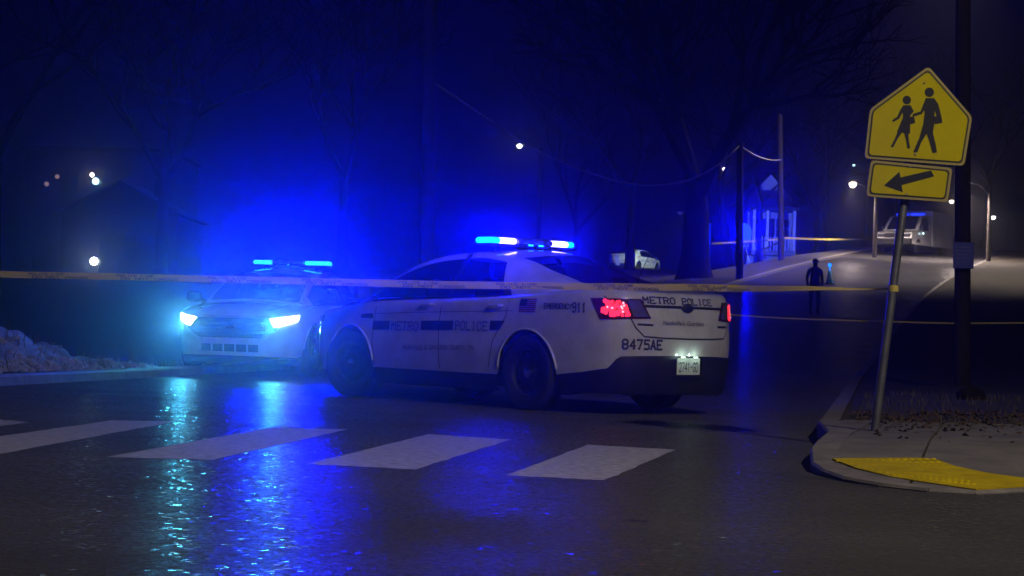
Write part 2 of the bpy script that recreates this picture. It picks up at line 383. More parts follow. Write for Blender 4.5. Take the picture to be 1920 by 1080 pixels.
# kerb band: outer edge offset inwards
def inwards(P,dist):
    out=[]
    for i,p in enumerate(P):
        a=P[max(0,i-1)]; c=P[min(len(P)-1,i+1)]; d=(c-a); d.z=0; d.normalize(); out.append(p+Vector((-d.y,d.x,0))*dist)
    return out
K0=poly; K1=inwards(poly,.17); 
for i in range(len(K0)-1):
    b=MB(); a0,a1,b0,b1=K0[i],K0[i+1],K1[i],K1[i+1]
    g=(a1-a0).normalized()*.004
    def P3(p,dz=0): return Vector((p.x,p.y,zs(p.x,p.y)+dz))
    q=[a0+g,a1-g,b1-g,b0+g]
    ou=(a0-b0).normalized()*.012
    top=[P3(q[0]-ou,0.0),P3(q[1]-ou,0.0),P3(q[2]),P3(q[3])]; lip=[P3(q[0],-.014),P3(q[1],-.014)]
    bot=[Vector((p.x,p.y,-.03)) for p in (q[0],q[1],q[2],q[3])]
    b.add(top+lip+bot,[(0,1,2,3),(4,5,1,0),(6,7,5,4),(7,8,2,1,5),(8,9,3,2),(9,6,4,0,3)])
    b.build('kerb_stone',M['kerb'],pave)
def clip(P,n,c):
    out=[]
    for i in range(len(P)):
        a,bq=P[i],P[(i+1)%len(P)]; da=a.dot(n)-c; db=bq.dot(n)-c
        if da<=0: out.append(a)
        if (da<0)!=(db<0) and abs(da-db)>1e-9: out.append(a.lerp(bq,da/(da-db)))
    return out
inner=K1+back
n1=Vector((.97,-.24,0)).normalized(); n2=Vector((-.15,1,0)).normalized()
cu=[-20]+[onside(x,850).dot(n1) for x in (1562,1735,1960)]+[40]
cv=[-20]+[12.35+.0, 13.9]+[60]
for i in range(len(cu)-1):
    for j in range(len(cv)-1):
        P=[p.copy() for p in inner]; gap=.009
        P=clip(P,n1,cu[i+1]-gap); P=clip(P,-n1,-cu[i]-gap) if P else P
        P=clip(P,n2,cv[j+1]-gap) if P else P; P=clip(P,-n2,-cv[j]-gap) if P else P
        if len(P)<3: continue
        b=MB(); ctr=sum((p for p in P),Vector())/len(P)
        PP=[]
        for k in range(len(P)):
            a,c=P[k],P[(k+1)%len(P)]; m_=max(1,int((c-a).length/.3))
            for q in range(m_): PP.append(a.lerp(c,q/m_))
        n=len(PP)
        vs=[(p.x,p.y,zs(p.x,p.y)-.001) for p in PP]+[(p.x,p.y,-.03) for p in PP]+[(ctr.x,ctr.y,zs(ctr.x,ctr.y)-.001)]
        b.add(vs,[(k,(k+1)%n,2*n) for k in range(n)]+[(k,n+k,n+(k+1)%n,(k+1)%n) for k in range(n)])
        b.build('paving_slab',M['concrete'],pave)
b=MB(); b.face([Vector((p.x,p.y,zs(p.x,p.y)-.045 if k<len(K1) else .09)) for k,p in enumerate(inner)]); b.build('joint_bed',M['seam'],pave)
# tactile pad with rows of domes
padpx=[(1560,859),(1655,858),(1748,858),(1790,873),(1850,886),(1930,897),(2010,905),(2010,909),(1925,911),(1830,917),(1745,905),(1670,893),(1605,877)]
pp=[onside(x,y,.006) for x,y in padpx]
b=MB(); b.prism([p for p in pp],(0,0,-.03)); pad=b.build('tactile_pad',M['tactile'],pave)
b=MB(); A,Bq,Cq,D=[onside(*p,.012) for p in ((1568,861),(1748,860),(1835,911),(1690,893))]
for i in range(14):
    for j in range(9):
        p=A.lerp(Bq,i/13).lerp(D.lerp(Cq,i/13),(j+.3)/9.2)
        b.lathe([(.0,.009),(.010,.0085),(.016,.0)],Matrix.Translation(Vector((p.x,p.y,zs(p.x,p.y)+.006))),8)
tag(b.build('dome',M['dome'],pad,smooth=True),kind='stuff')
# leaf litter behind the slabs
rnd=random.Random(5); b=MB()
for k in range(600):
    px=rnd.uniform(1600,1960); py=772+abs(rnd.gauss(0,18))*(1 if px>1640 else .6)
    p=onz(px,py,.14); r=rnd.uniform(.012,.035); a=rnd.uniform(0,6.28)
    q=[p+Vector((math.cos(a+t)*r*e,math.sin(a+t)*r*e,rnd.uniform(-.004,.022))) for t,e in ((0,1.2),(1.3,.6),(2.6,.8),(3.9,.9),(5.0,.6))]
    b.face(q)
tag(b.build('leaf_litter',M['leaf']),'brown fallen leaves scattered behind the pavement corner',kind='stuff')
b=MB()
for k in range(2600):
    px=rnd.uniform(1560,1990); Y=rnd.uniform(15.8,24); X=(px-960)/FPX*Y
    if X<xr(Y)+.3: continue
    h=rnd.uniform(.03,.10); a=rnd.uniform(0,6.28); d=Vector((math.cos(a),math.sin(a),0)); s=Vector((-d.y,d.x,0))*.005; p=Vector((X,Y,.10+ng(X,Y,.07)))
    b.face([p-s,p+s,p+d*h*.5+Vector((0,0,h))])
tag(b.build('lawn_grass',M['drygrass']),'dark lawn grass right of the road',kind='stuff')

# ------------------------------------------------------------------ distant wooded ridge closing the view
b=MB()
def rdg(u,v):
    X=-170+u*420; hh=.5+.5*noise.noise((u*9,2.2,0)); return (X,205+25*v+14*noise.noise((u*5,0,9)),-2+v*(15+7*hh+2.5*noise.noise((u*60,1,4))))
b.grid(rdg,160,5); tag(b.build('hills',M['earth'],smooth=True),'dark wooded ridge behind the street',kind='structure')

# ---- sedan body surface: plan outline (arc length s, nose centre -> tail centre) x height z
def crom(pts, n):
    out = []
    P = [pts[0]] + list(pts) + [pts[-1]]
    for i in range(1, len(P) - 2):
        for k in range(n):
            t = k / n; a, b, c, d = P[i-1], P[i], P[i+1], P[i+2]
            out.append(tuple(.5*((2*b[j]) + (-a[j]+c[j])*t + (2*a[j]-5*b[j]+4*c[j]-d[j])*t*t + (-a[j]+3*b[j]-3*c[j]+d[j])*t**3) for j in range(len(b))))
    out.append(tuple(pts[-1]))
    return out
def lin(tab, x):
    if x >= tab[0][0]: return tab[0][1]
    for (x0, v0), (x1, v1) in zip(tab, tab[1:]):
        if x >= x1:
            t = (x - x0) / (x1 - x0); return v0 + (v1 - v0) * t
    return tab[-1][1]
OUT = crom([(2.43,0),(2.425,.22),(2.395,.46),(2.32,.66),(2.18,.80),(1.95,.885),(1.434,.93),(1.0,.945),(.5,.958),(0,.965),(-.5,.966),(-1.0,.962),(-1.434,.955),(-1.9,.93),(-2.25,.885),(-2.47,.80),(-2.61,.62),(-2.68,.34),(-2.70,0)], 14)
SL = [0.0]
for a, b in zip(OUT, OUT[1:]): SL.append(SL[-1] + math.hypot(b[0]-a[0], b[1]-a[1]))
STOT = SL[-1]
ZT_TAB = crom([(2.45,.83),(2.3,.885),(2.0,.935),(1.6,.985),(1.05,1.035),(0,1.065),(-1.0,1.10),(-1.8,1.15),(-2.4,1.18),(-2.72,1.165)], 8)
def ztop(x): return lin(ZT_TAB, x)
RW = .40
def zbot(x, y):
    b = lin([(2.45,.30),(2.0,.28),(1.9,.30),(1.0,.335),(-1.0,.33),(-1.85,.36),(-2.2,.40),(-2.45,.44),(-2.52,.55),(-2.72,.57)], x)
    for wx in (1.434, -1.434):
        d = abs(x - wx)
        if d < RW: b = max(b, .37 + math.sqrt(max(0, RW*RW - d*d)))
    return b
def outline(s):
    s = max(0, min(STOT, s))
    lo, hi = 0, len(SL) - 1
    while hi - lo > 1:
        m = (lo + hi) // 2
        if SL[m] <= s: lo = m
        else: hi = m
    t = (s - SL[lo]) / (SL[hi] - SL[lo])
    x = OUT[lo][0] + (OUT[hi][0]-OUT[lo][0])*t; y = OUT[lo][1] + (OUT[hi][1]-OUT[lo][1])*t
    a = OUT[max(0, lo-1)]; b = OUT[min(len(OUT)-1, hi+1)]
    tx, ty = b[0]-a[0], b[1]-a[1]
    if lo < 1: tx, ty = 0, 1
    if hi > len(OUT)-2: tx, ty = 0, -1
    l = math.hypot(tx, ty); return x, y, -ty/l*-1, tx/l*-1   # outward normal = (ty, -tx)
IN_TAB = [(1.0,.085),(.985,.050),(.95,.026),(.88,.012),(.76,.010),(.66,.002),(.5,0),(.3,.006),(.15,.018),(0,.04)]
def inset(x, z):
    zt = ztop(x); t = (z - .30) / (zt - .30)
    v = lin(IN_TAB, t)
    if x < -2.2: v += .05 * max(0, (-2.2 - x)/.5) * max(0, (t-.45)/.55) # tail leans forward at the top
    if x > 2.1: v += .10 * min(1, (x-2.1)/.3) * max(0, (t-.6)/.4)**1.5
    return v
def surf(s, z, off=0.0):
    sg = 1
    if s < 0: s, sg = -s, -1
    x, y, nx, ny = outline(s)
    d = inset(x, z) - off
    return (x - nx*d, (y - ny*d)*sg, z)

# ------------------------------------------------------------------ lettering: stroke glyphs on a 4 x 6 grid
_O=[(1.2,0),(2.8,0),(4,1.3),(4,4.7),(2.8,6),(1.2,6),(0,4.7),(0,1.3),(1.2,0)]
GL={'A':[[(0,0),(2,6),(4,0)],[(.7,2),(3.3,2)]],'C':[[(4,4.7),(2.8,6),(1.2,6),(0,4.7),(0,1.3),(1.2,0),(2.8,0),(4,1.3)]],'D':[[(0,0),(0,6),(2.5,6),(4,4.6),(4,1.4),(2.5,0),(0,0)]],
'E':[[(4,6),(0,6),(0,0),(4,0)],[(0,3),(3,3)]],'G':[[(4,4.8),(2.8,6),(1.2,6),(0,4.7),(0,1.3),(1.2,0),(2.8,0),(4,1.2),(4,2.8),(2.3,2.8)]],'H':[[(0,0),(0,6)],[(4,0),(4,6)],[(0,3),(4,3)]],'I':[[(2,0),(2,6)]],
'L':[[(0,6),(0,0),(4,0)]],'M':[[(0,0),(0,6),(2,2.4),(4,6),(4,0)]],'N':[[(0,0),(0,6),(4,0),(4,6)]],'O':[_O],'P':[[(0,0),(0,6),(3,6),(4,5.2),(4,3.8),(3,3),(0,3)]],
'R':[[(0,0),(0,6),(3,6),(4,5.2),(4,3.8),(3,3),(0,3)],[(2,3),(4,0)]],'S':[[(4,5),(3,6),(1,6),(0,5),(0,4),(1,3.2),(3,2.8),(4,2),(4,1),(3,0),(1,0),(0,1)]],'T':[[(2,0),(2,6)],[(0,6),(4,6)]],
'U':[[(0,6),(0,1.2),(1.2,0),(2.8,0),(4,1.2),(4,6)]],'V':[[(0,6),(2,0),(4,6)]],'Y':[[(0,6),(2,3),(4,6)],[(2,3),(2,0)]],'&':[[(4,0),(.8,4.6),(1.4,6),(2.4,6),(2.8,4.8),(0,2),(.4,.5),(1.6,0),(3,.6),(4,2.4)]],',':[[(2,.4),(1.6,-1)]],
'1':[[(1,5),(2,6),(2,0)]],'2':[[(0,4.8),(1,6),(3,6),(4,4.8),(4,3.8),(0,0),(4,0)]],'4':[[(3,0),(3,6),(0,2),(4,2)]],'5':[[(4,6),(.4,6),(.2,3.4),(3,3.5),(4,2.5),(4,1),(3,0),(0,.2)]],'7':[[(0,6),(4,6),(1.4,0)]],
'8':[[(1,3),(0,4),(0,5),(1,6),(3,6),(4,5),(4,4),(3,3),(1,3),(0,2),(0,1),(1,0),(3,0),(4,1),(4,2),(3,3)]],'9':[[(4,3.2),(1,3),(0,4),(0,5),(1,6),(3,6),(4,5),(4,2),(3,0),(.6,0)]],'-':[[(.6,3),(3.4,3)]],"'":[[(2,6),(1.6,4.6)]],' ':[]}
def text_quads(txt, w, h, sw=.9, slab=False, gap=1.5, narrow=()):
    """quads (lists of four (u, v)) for a string fitted into w x h"""
    adv=4+gap+(.8 if slab else 0); tot=len(txt)*adv-gap; kx=w/tot; ky=h/6; out=[]
    for i,ch in enumerate(txt):
        ox=i*adv
        for pl in GL.get(ch,[]):
            for (x0,y0),(x1,y1) in zip(pl,pl[1:]):
                dx,dy=x1-x0,y1-y0; l=math.hypot(dx,dy); nx,ny=-dy/l*sw/2,dx/l*sw/2; ex,ey=dx/l*sw*.35,dy/l*sw*.35
                out.append([(x0-ex+nx,y0-ey+ny),(x1+ex+nx,y1+ey+ny),(x1+ex-nx,y1+ey-ny),(x0-ex-nx,y0-ey-ny)])
                out[-1]=[((px+ox)*kx,py*ky) for px,py in out[-1]]
            if slab:
                pts=[p for p in pl if p[1] in (0,6)]
                for (x,y) in ([pl[0],pl[-1]] if ch not in 'O8' else []):
                    if y in (0,6):
                        y0=y if y==0 else y-.75
                        out.append([((x-1.05+ox)*kx,y0*ky),((x+1.05+ox)*kx,y0*ky),((x+1.05+ox)*kx,(y0+.75)*ky),((x-1.05+ox)*kx,(y0+.75)*ky)])
    return out

# ------------------------------------------------------------------ the sedan
# greenhouse
GC=crom([(1.50,1.05),(1.2,1.235),(.9,1.39),(.6,1.50),(.3,1.562),(0,1.59),(-.35,1.60),(-.7,1.588),(-1.05,1.543),(-1.4,1.46),(-1.7,1.345),(-2.0,1.20)],6)
GY=crom([(1.50,.72),(1.2,.695),(.9,.655),(.6,.62),(.3,.60),(0,.59),(-.35,.586),(-.7,.583),(-1.05,.583),(-1.4,.595),(-1.7,.62),(-2.0,.66)],6)
def rail(x):
    zc=lin(GC,x); e=min(1,max(0,(1.50-x)/.5))*min(1,max(0,(x+2.0)/.5))
    return lin(GY,x), max(zc-.040-.015*e, ztop(x)+.002)
def belt(x):
    y=.865-.05*max(0,(x-.3)/1.2)-.03*max(0,(-1.2-x)/.8)
    e=sst(1.50,1.28,x)*sst(-2.0,-1.75,x); yr=lin(GY,x)
    return yr+(y-yr)*e, ztop(x)-.012
def kshear(x): return .30*sst(-.15,-1.05,x)*sst(-2.0,-1.5,x)
def gh(x, v, off=0):
    """v 0..1 belt to rail, 1..2 rail to roof centre"""
    yb,zb=belt(x); yr_,zr_=rail(x); zc=lin(GC,x)
    if v<=1:
        bow=.022*math.sin(math.pi*v)*min(1,(zr_-zb)/.3) if zr_>zb else 0
        y=yb+(yr_-yb)*(v**1.15); z=zb+(zr_-zb)*v; xx=x+kshear(x)*v
        return (xx, y+bow+off, z+off*.35)
    t=v-1; y=yr_*(1-t); z=zr_+(zc-zr_)*(1-(1-t)**2.2); xx=x+kshear(x)*(1-t)
    sl=(lin(GC,x+.05)-lin(GC,x-.05))/.1
    n=Vector((-sl,0,1)).normalized()
    return (xx+n.x*off, y, z+n.z*off)
def sedan(name, label, group, lightbar='rear', tail=True, heads=False, letters=True, idnum=True, turn=0.0):
    root=empty(name,(0,0,0),0,label,'car',group)
    def both(fn, nm, mats, **k):
        for sg in (1,-1):
            b=fn(sg); b.build(nm,mats,root,**k)
    # ---- lower body
    XS=sorted(set([round(SL[-1]*i/150,4) for i in range(151)]+[round(v,4) for wx in (1.434,-1.434) for v in [next((SL[i] for i in range(len(OUT)) if OUT[i][0]<=wx+d),0) for d in [k*.04-.44 for k in range(23)]]]))
    TT=[0,.06,.15,.28,.42,.55,.66,.76,.84,.90,.94,.965,.985,1.0]
    TOP=[.06,.16,.3,.5,.75,1.0]
    b=MB()
    for sg in (1,-1):
        vs=[]; nr=len(TT)+len(TOP)
        for s in XS:
            x,y,nx,ny=outline(s); zb=zbot(x,y); zt=ztop(x)
            for t in TT:
                z=zb+(zt-zb)*t; p=surf(s,z); vs.append((p[0],p[1]*sg,p[2]))
            px,py,pz=surf(s,zt)
            for t in TOP:
                cr=(.075*sst(2.43,1.9,x) if x>0 else .028*sst(-2.7,-2.3,x))*min(1,abs(py)/.5)
                vs.append((px,py*(1-t)*sg,pz+cr*(1-(1-t)**2)))
        fs=[];mi=[]
        n0=len(b.v); b.v+=vs
        for i in range(len(XS)-1):
            for j in range(nr-1):
                a=i*nr+j; q=(a,a+1,a+nr+1,a+nr); b.f.append(tuple(k+n0 for k in (q if sg>0 else q[::-1])))
                xm=outline(XS[i])[0]; b.m.append(1 if (j>=len(TT) and -1.95<xm<1.44) else 0)
    b.build('body',[M['white'],M['interior']],root,smooth=True,weld=.0008,angle=50)
    # black lower band: rear bumper trim, painted shade along the sills; underfloor
    b=MB()
    for sg in (1,-1):
        pr=None
        for s in XS:
            x,y,nx,ny=outline(s)
            if any(abs(x-wx)<RW+.005 for wx in (1.434,-1.434)) : pr=None; continue
            zb=zbot(x,y)
            lo=.17 if abs(x)<2 else .20
            row=[surf(s,zb+.012,-.012),surf(s,zb-.03,-.004),(surf(s,lo+.06,.0)),(surf(s,lo,-.03)),(x*.9,y*.5,lo+.01)]
            row=[(p[0],p[1]*sg,p[2]) for p in row]
            if pr: 
                for j in range(4): b.face([pr[j],pr[j+1],row[j+1],row[j]])
            pr=row
    b.build('lower_trim_shade',M['blacktrim'],root,smooth=True,weld=.001,angle=40)
    b=MB(); b.box((-.1,0,.27),(4.6,1.0,.14)); b.build('underfloor',M['blacktrim'],root)
    # wheel housings
    for wx in (1.434,-1.434):
        for sg in (1,-1):
            b=MB(); n=16
            def wh(u,v,wx=wx,sg=sg):
                a=math.pi*u; r=RW+.004; y=(.925-.36*v)*sg
                return (wx+r*math.cos(a),y,.37+r*math.sin(a)) 
            b.grid(wh,n,2)
            b.face([(wx+(RW)*math.cos(math.pi*k/n),.56*sg,.37+RW*math.sin(math.pi*k/n)) for k in range(n+1)]+[(wx-RW,.56*sg,.2),(wx+RW,.56*sg,.2)])
            b.build('wheel_housing',M['blacktrim'],root,smooth=False)
    # ---- greenhouse shell with real openings
    GX=[1.50,1.42,1.34,1.24,1.14,1.02,.9,.78,.68,.60,.5,.4,.28,.16,.04,-.12,-.19,-.3,-.45,-.6,-.75,-.9,-1.02,-1.12,-1.2,-1.3,-1.42,-1.54,-1.66,-1.78,-1.88,-1.94,-2.0]
    GV=[0,.07,.2,.35,.5,.65,.78,.88,.94,1.0,1.07,1.14,1.3,1.5,1.75,2.0]
    def isglass(x0,x1,v0,v1):
        xm=(x0+x1)/2; vm=(v0+v1)/2
        if .07<vm<.88 and ((-.12<xm<1.24) or (-1.02<xm<-.19)): return True
        if vm>1.07 and .60<xm<1.42: return True
        if vm>1.14 and -1.94<xm<-1.12: return True
        return False
    b=MB()
    for sg in (1,-1):
        vs=[(lambda p:(p[0],p[1]*sg,p[2]))(gh(x,v)) for x in GX for v in GV]; n0=len(b.v); b.v+=vs; nr=len(GV)
        for i in range(len(GX)-1):
            for j in range(nr-1):
                if isglass(GX[i],GX[i+1],GV[j],GV[j+1]): continue
                a=i*nr+j; b.f.append(tuple(k+n0 for k in (a,a+1,a+nr+1,a+nr))); b.m.append(1 if (GV[j]<1 and GX[i]<.0 and GX[i+1]>-.25) or (GV[j+1]<=.2 and -1.1<GX[i]<1.3) else 0)
    b.build('roof',[M['white'],M['blacktrim']],root,smooth=True,weld=.0006,angle=55)
    def pane(x0,x1,v0,v1,sg,nu=10,nv=8):
        b=MB()
        def f(u,v):
            p=gh(x0+(x1-x0)*u, v0+(v1-v0)*v, -.006); return (p[0],p[1]*sg,p[2])
        b.grid(f,nu,nv); return b
    for sg in (1,-1):
        pane(1.27,-.115,.05,.90,sg).build('door_window',M['glass'],root,smooth=True)
        pane(-.185,-1.03,.05,.90,sg).build('door_window',M['glass'],root,smooth=True)
    def wide(x0,x1,v0):
        b=MB()
        def f(u,v):
            sg=1 if v<.5 else -1; vv=v0+(2-v0)*(1-abs(v-.5)*2); p=gh(x0+(x1-x0)*u,vv,-.006); return (p[0],p[1]*sg,p[2])
        b.grid(f,10,16); return b
    wide(1.44,.58,1.05).build('windshield',M['glass'],root,smooth=True)
    rw=wide(-1.10,-1.96,1.12).build('rear_window',M['glass'],root,smooth=True)
    # black window frames of the doors (B pillar is in the shell), seats inside
    for sg in (1,-1):
        b=MB(); b.bbox((-.28,.37*sg,1.12),(.16,.46,.34),.05); o=b.build('front_seat',M['seat'],root,smooth=True,angle=40)
        b=MB(); b.bbox((-.36,.37*sg,1.37),(.10,.26,.17),.04); b.tube((-.35,.31*sg,1.25),(-.36,.31*sg,1.36),.008); b.tube((-.35,.43*sg,1.25),(-.36,.43*sg,1.36),.008); b.build('headrest',M['seat'],o,smooth=True,angle=40)
    b=MB(); b.bbox((-1.30,0,1.13),(.16,1.18,.22),.05); b.bbox((-1.36,.34,1.26),(.1,.25,.13),.04); b.bbox((-1.36,-.34,1.26),(.1,.25,.13),.04); b.build('rear_bench',M['seat'],root,smooth=True,angle=40)
    b=MB(); b.lathe([(.17,-.012),(.185,0),(.17,.012),(.16,0),(.17,-.012)],Matrix.Translation((.62,.37,1.12))@Matrix.Rotation(R(-65),4,'Y'),20); b.build('steering_wheel',M['interior'],root,smooth=True)
    # ---- surface patches in (s, z)
    def patch(poly4, sg, off, ns=8, nz_=3):
        (s0,z0),(s1,z1),(s2,z2),(s3,z3)=poly4    # BL, BR, TR, TL
        b=MB()
        def f(u,v):
            a=(s0+(s1-s0)*u, z0+(z1-z0)*u); c=(s3+(s2-s3)*u, z3+(z2-z3)*u)
            s=a[0]+(c[0]-a[0])*v; z=a[1]+(c[1]-a[1])*v
            p=surf(s if s<=STOT else -(2*STOT-s), z, off); return (p[0],p[1]*sg,p[2])
        b.grid(f,ns,nz_); return b
    def raised(poly4, sg, off, nm, mt, ns=8, nz_=3, parent=None, pad=.012):
        b=patch(poly4,sg,off,ns,nz_)
        (s0,z0),(s1,z1),(s2,z2),(s3,z3)=poly4
        # skirt back to the body
        n=ns+1; rows=nz_+1; V=b.v[:]
        rim=[i for i in range(n)]+[r_*n+n-1 for r_ in range(1,rows)]+[(rows-1)*n+i for i in range(n-2,-1,-1)]+[r_*n for r_ in range(rows-2,0,-1)]
        cx=sum(V[i][0] for i in rim)/len(rim); 
        back=[]
        for i in rim:
            p=Vector(V[i]); c=Vector((p.x*.985,p.y*.985,p.z)); d=(c-p).normalized()*(off+.01); back.append(p+d)
        m=len(rim); n0=len(b.v); b.v+=[tuple(p) for p in back]
        for k in range(m): b.f.append((rim[k],rim[(k+1)%m],n0+(k+1)%m,n0+k)); b.m.append(0)
        return b.build(nm,mt,parent or root,smooth=True,angle=35)
    def poly_on(polys, nm, mt, off=.004, parent=None, sg=1, sub=1):
        b=MB()
        for q in polys:
            b.face([ (lambda p:(p[0],p[1]*sg,p[2]))(surf(s if s<=STOT else -(2*STOT-s), z, off)) for s,z in q])
        return b.build(nm,mt,parent or root)
    def strip(pts, w_, nm, sg=1, off=.002, mt=None):
        q=[]; full=[]
        for a,c in zip(pts,pts[1:]):
            n=max(1,int(math.hypot(c[0]-a[0],c[1]-a[1])/.06))
            full+= [(a[0]+(c[0]-a[0])*k/n,a[1]+(c[1]-a[1])*k/n) for k in range(n)]
        full.append(pts[-1])
        for a,c in zip(full,full[1:]):
            dx,dz=c[0]-a[0],c[1]-a[1]; l=math.hypot(dx,dz); nx,nz2=-dz/l*w_/2,dx/l*w_/2
            q.append([(a[0]+nx,a[1]+nz2),(c[0]+nx,c[1]+nz2),(c[0]-nx,c[1]-nz2),(a[0]-nx,a[1]-nz2)])
        return poly_on(q,nm,mt or M['seam'],off,sg=sg)
    def text_on(txt, s0, z0, w_, h_, nm, mt, sg=1, sw=.9, slab=False, off=.005, slope=0, gap=1.5):
        if ' ' in txt:
            adv=4+gap+(.8 if slab else 0); kx=w_/(len(txt)*adv-gap); i=0; o_=None
            for wd in txt.split(' '):
                sa=i*adv*kx; wl=(len(wd)*adv-gap)*kx
                o_=text_on(wd,s0+sa if sg>0 else s0+w_-sa-wl,z0+slope*sa,wl,h_,nm,mt,sg,sw,slab,off,slope,gap); i+=len(wd)+1
            return o_
        qs=[]
        for q in text_quads(txt,w_,h_,sw,slab,gap): qs.append([((s0+u) if sg>0 else (s0+w_-u), z0+v+slope*u) for u,v in q])
        return poly_on(qs,nm,mt,off,sg=sg)
    for sg in (1,-1):
        # doors, handles, seams, fender vent, wheel-arch lip
        strip([(2.07,.36),(2.05,.6),(2.10,1.02)],.010,'door_seam',sg)
        strip([(3.19,.36),(3.19,.8),(3.21,1.045)],.010,'door_seam',sg)
        strip([(4.24,1.06),(4.21,.9),(4.03,.66),(3.96,.40)],.010,'door_seam',sg)
        strip([(2.1,.90),(3.0,.925),(4.3,.955)],.007,'crease_line',sg,mt=M['outline'])
        for s in (2.98,4.06):
            b=patch([(s-.10,.985),(s+.10,.99),(s+.09,1.02),(s-.10,1.015)],sg,.0); b=MB()
            pts=[surf(s-.10,1.0,.004),surf(s-.07,1.002,.03),(surf(s+.07,1.006,.03)),surf(s+.10,1.006,.004)]
            b.path([(p[0],p[1]*sg,p[2]) for p in pts],.013,8); b.build('door_handle',M['white'],root,smooth=True,angle=40)
        raised([(1.83,.85),(2.04,.85),(2.03,.90),(1.85,.89)],sg,.008,'fender_vent',M['blacktrim'],4,2)
        for wx in (1.434,-1.434):
            pr=None; b=MB()
            for k in range(25):
                a=math.pi*(.03+.94*k/24); x=wx+(RW+.012)*math.cos(a); z=.37+(RW+.012)*math.sin(a)
                i=next((i for i in range(len(OUT)) if OUT[i][0]<=x),len(OUT)-1); p=surf(SL[i],z,.006); p=(x,p[1]*sg,z)
                if pr: b.tube(pr,p,.012,.012,5,False)
                pr=p
            b.build('wheel_arch_lip',M['white'],root,smooth=True)
        # mirrors
        b=MB(); b.bbox((1.10,1.03*sg,1.12),(.12,.22,.15),.045); o=b.build('side_mirror',M['blacktrim'],root,smooth=True,angle=40)
        b=MB(); b.tube((1.12,.84*sg,1.05),(1.11,.96*sg,1.10),.025,.02); b.build('mirror_arm',M['blacktrim'],o,smooth=True)
        # headlamp
        hp=[(.62,.70),(1.02,.80),(1.06,.875),(.56,.815)]
        o=raised(hp,sg,.012,'headlight',M['head_on'] if heads else M['lens_clear'],8,3)
        # tail lamp: housing + lit lens pieces
        o=raised([(5.45,.893),(5.962,.915),(5.86,1.092),(5.335,1.09)],sg,.012,'tail_light',M['lens_dark'],12,4)
        b=patch([(5.775,.925),(5.935,.93),(5.84,1.078),(5.71,1.078)],sg,.015); b.build('reverse_lens',M['lens_clear'],o,smooth=True)
        rnd=random.Random(8 if sg>0 else 9); b=MB()
        for i in range(8):
            for j in range(5):
                u=(i+.5+rnd.uniform(-.25,.25))/8; v=(j+.5+rnd.uniform(-.25,.25))/5
                if sg>0 and (u<.22 and abs(v-.45)>.2 or (u>.8 and v>.72) or rnd.random()<.06): continue
                a=(5.485+(5.75-5.485)*u,.915+.012*u); c=(5.40+(5.685-5.40)*u,1.075)
                s=a[0]+(c[0]-a[0])*v; z=a[1]+(c[1]-a[1])*v; rr=rnd.uniform(.015,.024)
                P=[surf(s+rr*math.cos(t*math.pi/4),z+rr*math.sin(t*math.pi/4),.0165+.0002*(i+j*8)) for t in range(8)]
                b.face([(p[0],p[1]*sg,p[2]) for p in P])
        if tail is True or tail==sg:
            for k in range(7):
                hb=MB()
                u,v=rnd.uniform(.3,.95),rnd.uniform(.15,.85); a=(5.485+(5.75-5.485)*u,.915+.012*u); c=(5.40+(5.685-5.40)*u,1.075); s_=a[0]+(c[0]-a[0])*v; z=a[1]+(c[1]-a[1])*v
                P=[surf(s_+.011*math.cos(t*math.pi/4),z+.011*math.sin(t*math.pi/4),.028+.0002*k) for t in range(8)]; hb.face([(p[0],p[1]*sg,p[2]) for p in P])
                hb.build('bulb_glint',M['tail_hot'],o)
        b.build('lit_lens',M['tail_on'] if (tail is True or tail==sg) else M['lens_dark'],o)
    # nose: grille, slots, emblem
    gp=[]
    b=MB()
    def gf(u,v):
        z=.545+.275*v; wv=.50 if v<.001 else 0
        half=.50+.17*math.sin(math.pi*min(1,v*.75+.12))-.0
        s=(u*2-1)*half*(.80+.20*sst(0,.5,v)); p=surf(abs(s),z,.010); return (p[0],p[1]*(1 if s>=0 else -1),p[2])
    b.grid(gf,24,8); gr_=b.build('grille',M['blacktrim'],root,smooth=True)
    for k in range(4):
        b=MB(); z=.60+.055*k
        pts=[surf(abs(s),z,.016) for s in [i*.05 for i in range(-10,11)]]
        pts=[(p[0],p[1]*(1 if i>=10 else -1),p[2]) for i,p in enumerate(pts)]
        b.path(pts,.007,5); b.build('grille_bar',M['rim'],gr_,smooth=True)
    for k in range(5):
        s0=-.42+k*.172
        b=MB()
        def sf(u,v,s0=s0):
            s=s0+.145*u; p=surf(abs(s),.355+.10*v,.006); return (p[0],p[1]*(1 if s>=0 else -1),p[2])
        b.grid(sf,4,2); b.build('lower_grille_slot',M['blacktrim'],root)
    b=MB(); b.lathe([(0,.014),(.06,.012),(.075,0)],Matrix.Translation(Vector(surf(0,.70,.012)))@Matrix.Rotation(R(90),4,'Y')@Matrix.Scale(.55,4,(1,0,0)),20); b.build('nose_emblem',M['chrome'],root,smooth=True)
    for sg in (1,-1):
        strip([(.35,.84),(.42,.50)],.006,'bumper_seam',sg)
    for sg in (1,-1):
        b=MB(); pts=[Vector((1.46,.72*sg,1.05)),Vector((1.7,.68*sg,1.03)),Vector((2.0,.60*sg,.985)),Vector((2.26,.50*sg,.935))]
        b.path(pts,.006,4)
        b.build('hood_seam',M['seam'],root)
    # tail: deck seams, trim bar, emblem, slots, lettering, plate
    T2=2*STOT
    strip([(5.44,1.17),(5.47,1.11),(5.50,1.09)],.009,'trunk_seam'); strip([(5.44,1.17),(5.47,1.11),(5.50,1.09)],.009,'trunk_seam',-1)
    strip([(5.745,.912),(5.80,.82),(5.885,.742),(6.1,.732),(6.43,.728),(T2-6.1,.732),(T2-5.885,.742)],.014,'trunk_seam')
